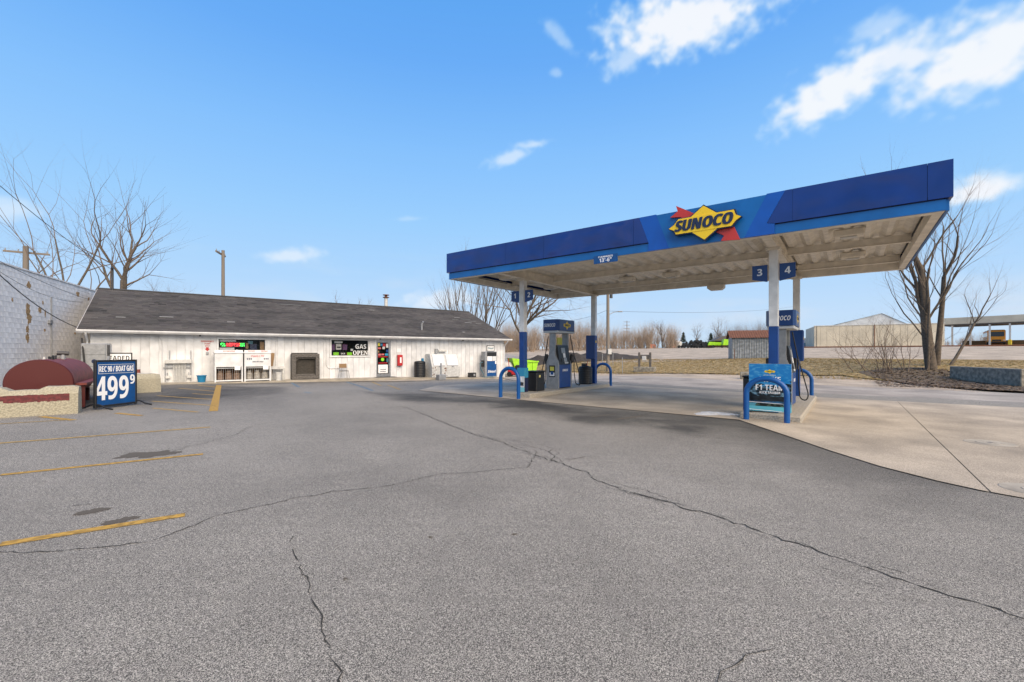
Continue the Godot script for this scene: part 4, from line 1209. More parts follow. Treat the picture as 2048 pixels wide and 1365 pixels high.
	boxpart("side_skirt", t, M.tank_end, 0.64, 0, -0.9, 0.7, 0.6, -0.15)
	boxpart("side_rail", t, M.tank_red, 0.6, 0.62, -3.2, 0.86, 0.68, -0.2)
	# barriers
	barrier("concrete_barrier", "long concrete barrier with a dark red painted stripe before the tank", Transform3D(Basis(SU, Vector3.UP, SF), gv(-12.1, -10.25)), -1.9, 1.55, true)
	barrier("concrete_barrier", "concrete barrier along the tank side hidden behind the price sign", Transform3D(Basis(SF, Vector3.UP, -SU), gv(-12.45, -14.1)), -1.9, 1.9, false)
	barrier("concrete_barrier", "short stained concrete barrier at the far end between price sign and store", Transform3D(Basis(SU, Vector3.UP, SF) * Basis(Vector3.UP, 0.35), gv(-13.55, -16.5)), -0.45, 0.35, false)
	# red channel on the far barrier
	var o := thing("red_beam", "short red steel beam lying on the far concrete barrier", "beam", Transform3D(Basis(SU, Vector3.UP, SF), gv(-13.75, -16.3, 0.71)))
	boxpart("flange", o, M.tank_red, -0.9, 0.0, -0.1, 0.1, 0.03, 0.1)
	boxpart("web", o, M.tank_red, -0.9, 0.03, -0.02, 0.1, 0.13, 0.02)
	# price sign
	var px := Vector3(0.09, 0, -0.996)
	o = thing("price_sign", "blue price board reading 499 on black swinger frame with curved feet", "price sign", Transform3D(Basis(px, Vector3.UP, px.cross(Vector3.UP)), gv(-10.86, -12.2)))
	boxpart("panel", o, M.price_blue, -0.54, 0.1, -0.02, 0.56, 1.25, 0.02)
	b = MB.new()
	b.cb(-0.59, 0.03, -0.035, -0.54, 1.3, 0.035, 0.008)
	b.cb(0.54, 0.03, -0.035, 0.59, 1.3, 0.035, 0.008)
	b.cb(-0.538, 1.25, -0.035, 0.538, 1.3, 0.035, 0.008)
	b.cb(-0.538, 0.05, -0.035, 0.538, 0.1, 0.035, 0.008)
	part("frame", b, M.black, o)
	for x in [-0.565, 0.565]:
		tubepart("foot", o, M.black, [Vector3(x, 0.02, -0.5), Vector3(x, 0.05, -0.3), Vector3(x, 0.12, -0.15), Vector3(x, 0.14, 0.0), Vector3(x, 0.12, 0.15), Vector3(x, 0.05, 0.3), Vector3(x, 0.02, 0.5)], 0.022, 7)
	b = MB.new()
	for e in [[-0.5, 1.17, 0.5, 1.182], [-0.5, 0.93, 0.5, 0.942], [-0.5, 0.942, -0.488, 1.17], [0.488, 0.942, 0.5, 1.17]]:
		b.bx(e[0], e[1], 0.02, e[2], e[3], 0.024)
	part("border_line", b, M.sign_grey, o)
	txt("REC 90 / BOAT GAS", 0.15, Vector3(0, 1.055, 0.022), M.sign_white, o, 0.52)
	txt("499", 0.62, Vector3(-0.12, 0.53, 0.022), M.sign_white, o, 0.66)
	txt("9", 0.26, Vector3(0.45, 0.74, 0.022), M.sign_white, o, 0.8)
	boxpart("seam", o, M.logo_navy, -0.54, 0.56, 0.02, 0.54, 0.564, 0.0215)
	# old dispenser and its board
	o = thing("old_dispenser", "old grey fuel dispenser with black hose behind the red tank", "fuel pump", sx_(0.25, 0.75, g(-17.8, -19.0), -0.2))
	boxpart("body", o, M.grey_metal, -0.42, 0, -0.3, 0.42, 1.78, 0.3, 0.03)
	boxpart("side_panel", o, M.old_white, 0.421, 0.1, -0.28, 0.43, 1.75, 0.28)
	boxpart("display", o, M.dark_metal, 0.43, 1.25, -0.05, 0.438, 1.72, 0.26)
	boxpart("seam", o, M.dark_metal, -0.41, 1.3, 0.3, 0.41, 1.31, 0.303)
	boxpart("seam", o, M.dark_metal, -0.41, 0.8, 0.3, 0.41, 0.81, 0.303)
	b = MB.new()
	b.lathe([Vector2(0, 0), Vector2(0.09, 0), Vector2(0.08, 0.012), Vector2(0, 0.012)], 20, Transform3D(Basis(Vector3.RIGHT, PI / 2), Vector3(0.02, 1.02, 0.3)))
	part("badge", b, M.logo_navy, o)
	tubepart("hose", o, M.rubber, [Vector3(-0.44, 2.0, 0.1), Vector3(-0.4, 1.85, 0.2), Vector3(-0.32, 1.5, 0.34), Vector3(-0.27, 0.9, 0.36), Vector3(-0.28, 0.4, 0.36)], 0.03, 7)
	boxpart("nozzle_boot", o, M.black, 0.43, 0.35, -0.1, 0.53, 0.95, 0.2, 0.02)
	o = thing("leaded_sign", "white LEADED sign in black frame above the price board", "sign", sx_(1.0, 0.8, 0.0, -0.1))
	boxpart("face", o, M.sign_white, -0.38, 1.08, 0.0, 0.4, 1.62, 0.02)
	b = MB.new()
	b.bx(-0.4, 1.6, -0.02, 0.43, 1.64, 0.035)
	b.bx(0.39, 0.0, -0.02, 0.43, 1.6, 0.035)
	b.bx(-0.42, 0.0, -0.02, -0.38, 1.6, 0.035)
	part("frame", b, M.black, o)
	txt("LEADED", 0.2, Vector3(-0.06, 1.4, 0.018), M.black, o, 0.8)
	boxpart("red_strip", o, M.red, -0.37, 1.1, 0.02, 0.38, 1.2, 0.024)

func barrier(called: String, label: String, x: Transform3D, x0: float, x1: float, stripe: bool) -> void:
	var o := thing(called, label, "barrier", x, "concrete barriers round the tank")
	rng.seed = label.hash()
	# a jersey section: wide foot, slightly sloped faces, chipped top
	var n := maxi(4, int((x1 - x0) / 0.14))
	var b := MB.new()
	var prev := []
	for i in n + 1:
		var xx := lerpf(x0, x1, float(i) / n)
		var e := 0.0
		if i == 0 or i == n: e = 0.03
		var top := 0.68 - e + rng.randf_range(-0.008, 0.004)
		if stripe and xx > 0.3 and xx < 0.95: top -= 0.075
		var ring := [Vector3(xx, -0.02, 0.3 - e), Vector3(xx, 0.5, 0.27 - e), Vector3(xx, top - 0.1, 0.24 - e), Vector3(xx, top, 0.17 - e), Vector3(xx, top, -0.17 + e), Vector3(xx, top - 0.1, -0.24 + e), Vector3(xx, -0.02, -0.3 + e)]
		if prev:
			for k in 6:
				b.quad(prev[k], ring[k], ring[k + 1], prev[k + 1], ring[k] + ring[k + 1] - Vector3(2 * xx, 0.6, 0))
		else:
			for k in range(1, 6): b.tri(ring[0], ring[k], ring[k + 1], Vector3(-1, 0, 0))
		prev = ring
	for k in range(1, 6): b.tri(prev[0], prev[k], prev[k + 1], Vector3(1, 0, 0))
	part("body", b, M.barrier_concrete, o)
	if stripe:
		# worn paint with ragged edges
		b = MB.new()
		var m := 60
		for i in m:
			var xa := lerpf(x0 + 0.02, x1 - 0.15, float(i) / m)
			var xb := lerpf(x0 + 0.02, x1 - 0.15, float(i + 1) / m)
			var lo := 0.33 + rng.randf_range(-0.012, 0.012)
			var hi := 0.5 + rng.randf_range(-0.01, 0.006)
			if rng.randf() < 0.1 and xa < 0.3: lo += 0.05
			var za := 0.3 - 0.03 * (lo + 0.02) / 0.52 + 0.003
			var zb := 0.3 - 0.03 * (hi + 0.02) / 0.52 + 0.003
			b.quad(Vector3(xa, lo, za), Vector3(xb, lo, za), Vector3(xb, hi, zb), Vector3(xa, hi, zb), Vector3(0, 0, 1))
		part("paint_stripe", b, M.red_stripe, o)
# ------------------------------------------------------------------ canopy
func swept(b: MB, pts: Array, r: float, sides := 12) -> void:
	b.tube(pts, [r], sides)

func bulged(c: Node3D, x0: float, x1: float, y0: float, y1: float, z: float) -> void:   # thin sheet panel that bellies a little between its edges
	var f := FastNoiseLite.new()
	f.noise_type = FastNoiseLite.TYPE_SIMPLEX_SMOOTH
	f.frequency = 0.75; f.fractal_octaves = 2; f.seed = 12
	var hgt := func(x: float, y: float) -> float:
		var e := minf(minf(x - x0, x1 - x) * 4.0, minf(y - y0, y1 - y) * 6.0)
		return z + f.get_noise_2d(x, y * 1.6) * 0.03 * clampf(e, 0.0, 1.0)
	var nx := maxi(4, int((x1 - x0) / 0.07))
	var ny := 12
	var b := MB.new()
	var g3 := []
	for i in nx + 1:
		for j in ny + 1:
			var x := lerpf(x0, x1, float(i) / nx)
			var y := lerpf(y0, y1, float(j) / ny)
			var h: float = hgt.call(x, y)
			var gx: float = (hgt.call(minf(x + 0.02, x1), y) - hgt.call(maxf(x - 0.02, x0), y)) / 0.04
			var gy: float = (hgt.call(x, minf(y + 0.02, y1)) - hgt.call(x, maxf(y - 0.02, y0))) / 0.04
			g3.append([Vector3(x, y, h), Vector3(-gx, -gy, 1).normalized()])
	for i in nx:
		for j in ny:
			var k := [i * (ny + 1) + j, i * (ny + 1) + j + 1, (i + 1) * (ny + 1) + j + 1, (i + 1) * (ny + 1) + j]
			for t in [0, 1, 2, 0, 2, 3]: b.put(g3[k[t]][0], g3[k[t]][1])
	b.bx(x0, y0, 0.0, x1, y1, z - 0.02)
	b.bx(x0, y0, z - 0.02, x0 + 0.004, y1, z)
	b.bx(x1 - 0.004, y0, z - 0.02, x1, y1, z)
	b.bx(x0 + 0.004, y1 - 0.004, z - 0.02, x1 - 0.004, y1, z - 0.001)
	b.bx(x0 + 0.004, y0, z - 0.02, x1 - 0.004, y0 + 0.004, z - 0.001)
	part("fascia_panel", b, M.fascia_blue, c)

func canopy() -> void:
	var L := 12.71
	var D := 7.22
	var H0 := 4.25
	var H1 := 5.15
	var c := thing("fuel_canopy", "flat blue fascia fuel canopy on four white and blue columns", "canopy", cx(0, 0, 0))
	# local: x along the front, z = -a
	var b := MB.new()
	var cols := [[2.05, 1.6], [2.12, 7.0], [9.8, 1.55], [9.87, 6.9]]
	# front fascia panels
	var seams := [0.0, 2.55, 4.0, 6.8]
	var face := 0.05
	for i in 3:
		bulged(c, seams[i] + 0.003, seams[i + 1] - 0.003, 4.47, H1, face + 0.04)
	b = MB.new()
	b.prism(PackedVector2Array([Vector2(6.803, 4.47), Vector2(7.2, 4.47), Vector2(6.95, H1), Vector2(6.803, H1)]), 0.0, face + 0.04)
	part("fascia_panel", b, M.fascia_blue, c)
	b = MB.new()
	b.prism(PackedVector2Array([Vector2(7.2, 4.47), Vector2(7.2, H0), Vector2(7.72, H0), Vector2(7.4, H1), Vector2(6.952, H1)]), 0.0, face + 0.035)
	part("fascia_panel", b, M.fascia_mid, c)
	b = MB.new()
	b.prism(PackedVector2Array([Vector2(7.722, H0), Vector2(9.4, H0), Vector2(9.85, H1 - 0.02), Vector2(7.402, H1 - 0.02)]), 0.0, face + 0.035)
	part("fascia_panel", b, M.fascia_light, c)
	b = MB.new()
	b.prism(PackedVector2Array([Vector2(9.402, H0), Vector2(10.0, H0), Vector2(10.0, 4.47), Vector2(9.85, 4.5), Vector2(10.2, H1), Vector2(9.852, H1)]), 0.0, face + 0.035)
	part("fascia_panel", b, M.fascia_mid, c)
	b = MB.new()
	b.prism(PackedVector2Array([Vector2(9.86, 4.503), Vector2(10.02, 4.47), Vector2(10.33, 4.47), Vector2(10.33, H1), Vector2(10.203, H1)]), 0.0, face + 0.04)
	part("fascia_panel", b, M.fascia_blue, c)
	for e in [[10.333, 12.45], [12.456, L + 0.09]]:
		bulged(c, e[0], e[1], 4.47, H1, face + 0.04)
	# lower band, and a navy strip painted in as the gap shadow
	boxpart("lower_band", c, M.fascia_light, 0.0, H0, 0.0, 7.198, 4.45, face)
	boxpart("lower_band", c, M.fascia_light, 10.002, H0, 0.0, L, 4.45, face)
	boxpart("fascia_backing", c, M.navy, 0.0, 4.475, -0.03, L, H1 - 0.01, -0.003)
	boxpart("gap_shade_strip", c, M.navy, 0.01, 4.45, -0.02, L - 0.01, 4.47, 0.03)
	# other three sides
	boxpart("fascia_panel", c, M.fascia_blue, -0.09, 4.47, -D - 0.09, -0.002, H1, face + 0.04, 0.006)
	boxpart("fascia_panel", c, M.fascia_blue, L + 0.002, 4.47, -D - 0.09, L + 0.09, H1, -0.002, 0.006)
	boxpart("fascia_panel", c, M.fascia_blue, -0.088, 4.47, -D - 0.09, L + 0.088, H1, -D - 0.002, 0.006)
	boxpart("lower_band", c, M.fascia_light, -0.05, H0, -D, -0.002, 4.45, 0.0)
	boxpart("lower_band", c, M.fascia_light, L + 0.002, H0, -D, L + 0.05, 4.45, 0.0)
	boxpart("lower_band", c, M.canopy_beige, 0.0, H0, -D - 0.05, L, 4.45, -D - 0.002)
	# inner gutter channels
	boxpart("edge_channel", c, M.canopy_beige, 0.01, 4.25, -0.2, L - 0.01, 4.5, -0.005)
	boxpart("edge_channel", c, M.canopy_beige, 0.01, 4.25, -D + 0.005, L - 0.01, 4.52, -D + 0.12)
	boxpart("edge_channel", c, M.canopy_beige, 0.01, 4.26, -D + 0.13, 0.16, 4.5, -0.21)
	boxpart("edge_channel", c, M.canopy_beige, L - 0.16, 4.26, -D + 0.13, L - 0.01, 4.5, -0.21)
	# roof top
	boxpart("roof_cover", c, M.metal_roof, 0.0, 4.75, -D, L, 4.8, -0.01)
	# corrugated deck seen from below
	b = MB.new()
	var n := 120
	for i in n:
		var x0 := 0.16 + (L - 0.32) * i / n
		var x1 := 0.16 + (L - 0.32) * (i + 1) / n
		var hgt := [0.0, 0.09, 0.09, 0.0]
		var ya: float = 4.6 + hgt[i % 4]
		var yb: float = 4.6 + hgt[(i + 1) % 4]
		b.quad(Vector3(x0, ya, -0.2), Vector3(x1, yb, -0.2), Vector3(x1, yb, -D + 0.12), Vector3(x0, ya, -D + 0.12), Vector3.DOWN)
	part("roof_deck", b, M.deck_beige, c)
	# purlins along the canopy, beams across on the columns
	for z in [-0.75, -3.45, -6.45]:
		for e in [[0.17, 1.93], [2.17, 9.68], [9.92, L - 0.17]]:
			b = MB.new()
			b.bx(e[0], 4.4, z - 0.006, e[1], 4.575, z + 0.006)
			b.bx(e[0], 4.388, z - 0.06, e[1], 4.4, z + 0.06)
			b.bx(e[0], 4.575, z - 0.06, e[1], 4.587, z + 0.06)
			part("purlin", b, M.canopy_beige, c)
	for x in [2.05, 9.8]:
		b = MB.new()
		b.bx(x - 0.007, 4.28, -D + 0.13, x + 0.007, 4.575, -0.21)
		b.bx(x - 0.1, 4.262, -D + 0.13, x + 0.1, 4.28, -0.21)
		b.bx(x - 0.1, 4.575, -D + 0.13, x + 0.1, 4.59, -0.21)
		part("cross_beam", b, M.canopy_beige, c)
	# columns
	for k in 4:
		var q = cols[k]
		var w := 0.1
		var zz: float = -q[1]
		var y0 := 0.13 + (0.1 if k < 2 else 0.0)
		var cut: float = [2.38, 2.38, 2.3, 2.28][k]
		b = MB.new()
		b.cb(q[0] - w, cut, zz - w, q[0] + w, 4.2, zz + w, 0.008)
		b.bx(q[0] - w - 0.003, cut + 0.01, zz + w * 0.55, q[0] - w + 0.003, 4.19, zz + w * 0.6)
		var col := part("column", b, M.column_white, c)
		boxpart("cap_plate", col, M.canopy_beige, q[0] - 0.16, 4.2, zz - 0.16, q[0] + 0.16, 4.26, zz + 0.16)
		boxpart("blue_sleeve", col, M.column_blue, q[0] - w - 0.004, y0, zz - w - 0.004, q[0] + w + 0.004, cut - 0.002, zz + w + 0.004, 0.008)
	# number flags on the front columns
	for e in [[2.05, 1.6, "1", "2"], [9.8, 1.55, "3", "4"]]:
		for sd in [-1, 1]:
			b = MB.new()
			var ax: float = e[0] + sd * 0.13
			var bx2: float = e[0] + sd * 0.47
			var z: float = -e[1] + 0.06
			b.prism(PackedVector2Array([Vector2(ax, 3.85), Vector2(bx2, 3.85), Vector2(bx2, 3.5), Vector2(ax, 3.42)]), z, z + 0.02)
			var fl := part("number_flag", b, M.brand_blue, c)
			txt(e[2] if sd < 0 else e[3], 0.17, Vector3((ax + bx2) / 2, 3.67, z + 0.022), M.sign_white, fl)
	# clearance sign
	boxpart("clearance_sign", c, M.price_blue, 5.65, 4.1, 0.052, 6.35, 4.32, 0.07)
	txt("CLEARANCE", 0.045, Vector3(6.0, 4.27, 0.072), M.sign_white, c, 1.25)
	txt("13'-6\"", 0.1, Vector3(6.0, 4.175, 0.072), M.sign_white, c, 1.0)
	# light fixtures under the deck
	for e in [[11.3, 2.1], [11.4, 5.2], [0.95, 2.1], [0.95, 5.2], [6.1, 5.3], [4.4, 5.3]]:
		b = MB.new()
		b.cb(e[0] - 0.3, 4.42, -e[1] - 0.16, e[0] + 0.3, 4.6, -e[1] + 0.16, 0.03)
		var fx := part("light_fixture", b, M.canopy_beige, c)
		boxpart("lens", fx, M.old_white, e[0] - 0.16, 4.395, -e[1] - 0.1, e[0] + 0.16, 4.42, -e[1] + 0.1, 0.01)
	b = MB.new()
	b.prism(PackedVector2Array([Vector2(6.95, 4.24), Vector2(6.95, 4.12), Vector2(7.05, 4.04), Vector2(7.45, 4.04), Vector2(7.55, 4.12), Vector2(7.55, 4.24)]), -D + 0.02, -D + 0.3)
	part("light_fixture", b, M.canopy_beige, c)
	# vent slots
	for i in 2:
		boxpart("vent_slot", c, M.dark_gap, 0.45 + i * 0.02, 4.38, -2.7 - i * 2.6, 0.52 + i * 0.02, 4.39, -1.0 - i * 2.4)
	# the sign on the fascia: yellow lozenge, red arrow, lettering
	var lx := 8.57
	var ly := 4.69
	var logo := Node3D.new()
	logo.name = "fascia_sign"
	c.add_child(logo)
	logo.transform = Transform3D(Basis(), Vector3(lx, ly, face + 0.05))
	b = MB.new()
	b.prism(PackedVector2Array([Vector2(-0.66, 0.56), Vector2(-0.48, 0.45), Vector2(0.5, -0.17), Vector2(0.6, -0.08), Vector2(0.76, -0.48), Vector2(0.36, -0.45), Vector2(0.43, -0.34), Vector2(-0.56, 0.27), Vector2(-0.8, 0.3), Vector2(-0.62, 0.42)]), 0.0, 0.05)
	part("arrow", b, M.logo_red, logo)
	b = MB.new()
	b.prism(PackedVector2Array([Vector2(-0.82, -0.01), Vector2(-0.7, -0.08), Vector2(-0.66, -0.19), Vector2(-0.28, -0.19), Vector2(0.02, -0.42), Vector2(0.32, -0.19), Vector2(0.62, -0.19), Vector2(0.72, -0.06), Vector2(0.82, 0.01), Vector2(0.72, 0.07), Vector2(0.68, 0.21), Vector2(0.3, 0.21), Vector2(0.0, 0.44), Vector2(-0.3, 0.21), Vector2(-0.6, 0.21), Vector2(-0.7, 0.07)]), 0.05, 0.14)
	part("lozenge_back", b, M.logo_navy, logo)
	b = MB.new()
	b.prism(PackedVector2Array([Vector2(-0.3, 0.18), Vector2(0.0, 0.41), Vector2(0.3, 0.18), Vector2(0.32, -0.16), Vector2(0.02, -0.39), Vector2(-0.28, -0.16)]), 0.14, 0.15)
	part("lozenge_face", b, M.logo_yellow, logo)
	b = MB.new()
	b.prism(PackedVector2Array([Vector2(-0.8, -0.01), Vector2(-0.68, -0.07), Vector2(-0.63, -0.17), Vector2(0.6, -0.17), Vector2(0.69, -0.06), Vector2(0.8, 0.01), Vector2(0.69, 0.07), Vector2(0.65, 0.19), Vector2(-0.57, 0.19), Vector2(-0.67, 0.07)]), 0.15, 0.16)
	part("name_plate", b, M.logo_yellow, logo)
	for k in 3:
		txt("SUNOCO", 0.255, Vector3((k - 1) * 0.014, 0.01, 0.165 + k * 0.003), M.logo_navy, logo, 0.87, 0.2, Basis(), 0.02)

func island(b0: float, b1: float, a0: float, a1: float, label: String) -> void:
	var mid := cx((b0 + b1) / 2, (a0 + a1) / 2, 0)
	var y := g(mid.origin.x, mid.origin.z)
	mid.origin.y = y
	var o := thing("pump_island", label, "pump island", mid, "concrete pump islands")
	var w := (b1 - b0) / 2
	var d := (a1 - a0) / 2
	var b := MB.new()
	b.cb(-w, -0.05, -d, w, 0.15, d, 0.03)
	part("kerb", b, M.island_concrete, o)

func bollard(b0: float, b1: float, a: float, label: String) -> void:
	var at := cx((b0 + b1) / 2, a, 0)
	at.origin.y = g(at.origin.x, at.origin.z)
	var o := thing("hoop_bollard", label, "bollard", at, "blue hoop bollards")
	var w := (b1 - b0) / 2
	var pts := [Vector3(-w, -0.02, 0), Vector3(-w, 0.4, 0)]
	for k in 13:
		var an := PI * k / 12
		pts.append(Vector3(-cos(an) * w, 0.66 + sin(an) * 0.36, 0))
	pts.append(Vector3(w, 0.4, 0)); pts.append(Vector3(w, -0.02, 0))
	var b := MB.new()
	b.tube(pts, [0.064], 14)
	part("hoop", b, M.bollard_blue, o)

func pump(bc: float, a0: float, label: String, base: float) -> void:
	var at := cx(bc, a0 + 0.56, base).scaled_local(Vector3(0.9, 1.07, 0.95))
	var o := thing("fuel_pump", label, "fuel pump", at, "island fuel pumps")
	# local: x across the island, z towards the front; 1.12 long in z
	var b := MB.new()
	var bottle := PackedVector2Array([Vector2(-0.3, 0), Vector2(0.3, 0), Vector2(0.3, 0.85), Vector2(0.28, 0.98), Vector2(0.2, 1.12), Vector2(0.155, 1.22), Vector2(0.14, 1.34), Vector2(0.14, 2.02), Vector2(-0.14, 2.02), Vector2(-0.14, 1.34), Vector2(-0.155, 1.22), Vector2(-0.2, 1.12), Vector2(-0.28, 0.98), Vector2(-0.3, 0.85)])
	for z in [0.46, -0.56]:
		b = MB.new()
		b.prism(bottle, z, z + 0.1)
		part("end_column", b, M.grey_metal, o)
	boxpart("cabinet_door", o, M.column_blue, -0.31, 0.03, -0.455, 0.31, 0.86, 0.455, 0.012)
	b = MB.new()
	b.prism(PackedVector2Array([Vector2(-0.3, 0.865), Vector2(0.3, 0.865), Vector2(0.27, 1.1), Vector2(0.2, 1.5), Vector2(0.17, 1.58), Vector2(-0.17, 1.58), Vector2(-0.2, 1.5), Vector2(-0.27, 1.1)]), -0.44, 0.44)
	part("console", b, M.black, o)
	for sd in [-1, 1]:
		var t := Basis(Vector3.UP, PI / 2 * sd)
		var tilt := t * Basis(Vector3.RIGHT, -0.19)
		var f := func(called, m, w, h, y, zoff, out):
			var q := MB.new()
			var xx: float = sd * (0.3 - (y - 0.865) * 0.165 + out)
			q.cbox(Transform3D(tilt, Vector3(xx, y, zoff)), Vector3(w, h, 0.03), 0.005)
			part(called, q, m, o)
		f.call("screen", M.grey_metal, 0.3, 0.2, 1.38, 0.05, 0.012)
		f.call("receipt_slot", M.sign_white, 0.16, 0.16, 1.2, 0.0, 0.014)
		f.call("keypad", M.grey_metal, 0.22, 0.15, 1.04, -0.05, 0.014)
		f.call("card_reader", M.dark_metal, 0.14, 0.12, 1.03, 0.18, 0.02)
		for i in 3: f.call("grade_button", M.sign_grey, 0.07, 0.06, 0.93, -0.22 + i * 0.1, 0.01)
		txt("SUNOCO", 0.085, Vector3(sd * 0.312, 0.66, 0), M.sign_white, o, 0.9, 0.2, t)
		# nozzle boot, nozzle and hose at each end of the face
		boxpart("nozzle_boot", o, M.black, sd * 0.23, 0.9, -0.62, sd * 0.33, 1.25, -0.5, 0.02)
		tubepart("nozzle", o, M.dark_metal, [Vector3(sd * 0.36, 0.95, -0.6), Vector3(sd * 0.38, 1.1, -0.63), Vector3(sd * 0.36, 1.22, -0.62)], 0.03, 7)
		var hp := [Vector3(sd * 0.2, 1.98, -0.58), Vector3(sd * 0.34, 1.3, -0.64), Vector3(sd * 0.5, 0.75, -0.72), Vector3(sd * 0.62, 0.3, -0.78), Vector3(sd * 0.6, 0.12, -0.78), Vector3(sd * 0.5, 0.09, -0.74), Vector3(sd * 0.4, 0.2, -0.7), Vector3(sd * 0.37, 0.6, -0.64), Vector3(sd * 0.38, 0.98, -0.62)]
		if sd < 0:
			hp = [Vector3(-0.18, 1.9, 0.57), Vector3(-0.27, 1.35, 0.62), Vector3(-0.4, 0.7, 0.7), Vector3(-0.5, 0.3, 0.74), Vector3(-0.47, 0.12, 0.74), Vector3(-0.38, 0.09, 0.7), Vector3(-0.3, 0.25, 0.64), Vector3(-0.3, 0.7, 0.6), Vector3(-0.36, 1.0, 0.5)]
			boxpart("nozzle_boot", o, M.black, -0.42, 0.88, 0.4, -0.3, 1.25, 0.52, 0.02)
		var cv := Curve3D.new()
		for i in hp.size():
			var tn: Vector3 = (hp[mini(i + 1, hp.size() - 1)] - hp[maxi(i - 1, 0)]) / 6.0
			cv.add_point(hp[i], -tn, tn)
		var pl := []
		for p in cv.tessellate(3, 6): pl.append(p)
		tubepart("hose", o, M.rubber, pl, 0.019, 7)
	# notices on the near end and between the columns
	boxpart("end_notice", o, M.black, -0.15, 0.42, 0.561, 0.15, 0.84, 0.566)
	boxpart("end_notice", o, M.pale_yellow, -0.1, 0.65, 0.566, 0.1, 0.79, 0.57)
	boxpart("end_notice", o, M.sign_white, -0.12, 0.46, 0.566, 0.12, 0.58, 0.57)
	boxpart("end_notice", o, M.price_blue, -0.07, 0.5, 0.57, 0.07, 0.62, 0.573)
	boxpart("yellow_notice", o, M.pale_yellow, -0.02, 1.6, -0.22, 0.02, 1.86, 0.16, 0.005)
	# topper
	b = MB.new()
	b.prism(PackedVector2Array([Vector2(-0.37, -0.74), Vector2(0.33, -0.74), Vector2(0.4, -0.6), Vector2(0.4, 0.6), Vector2(0.33, 0.74), Vector2(-0.33, 0.74), Vector2(-0.4, 0.6), Vector2(-0.4, -0.6)]), 2.1, 2.5, Transform3D(Basis(Vector3(1, 0, 0), Vector3(0, 0, 1), Vector3(0, 1, 0)), Vector3.ZERO))
	part("topper", b, M.brand_blue, o)
	boxpart("topper_base", o, M.sign_grey, -0.37, 2.02, -0.7, 0.37, 2.099, 0.7, 0.02)
	txt("SUNOCO", 0.12, Vector3(0, 2.29, 0.745), M.sign_white, o, 0.8, 0.2)
	for sd in [-1, 1]:
		var t := Basis(Vector3.UP, PI / 2 * sd)
		b = MB.new()
		b.prism(PackedVector2Array([Vector2(-0.3, 0), Vector2(-0.25, -0.06), Vector2(-0.11, -0.06), Vector2(0, -0.15), Vector2(0.11, -0.06), Vector2(0.25, -0.06), Vector2(0.3, 0), Vector2(0.25, 0.06), Vector2(0.11, 0.06), Vector2(0, 0.15), Vector2(-0.11, 0.06), Vector2(-0.25, 0.06)]), 0.401, 0.406, Transform3D(t, Vector3(0, 2.3, 0)))
		part("emblem", b, M.logo_yellow, o)
		txt("SUNOCO", 0.08, Vector3(sd * 0.408, 2.3, 0), M.logo_navy, o, 0.85, 0.2, t)

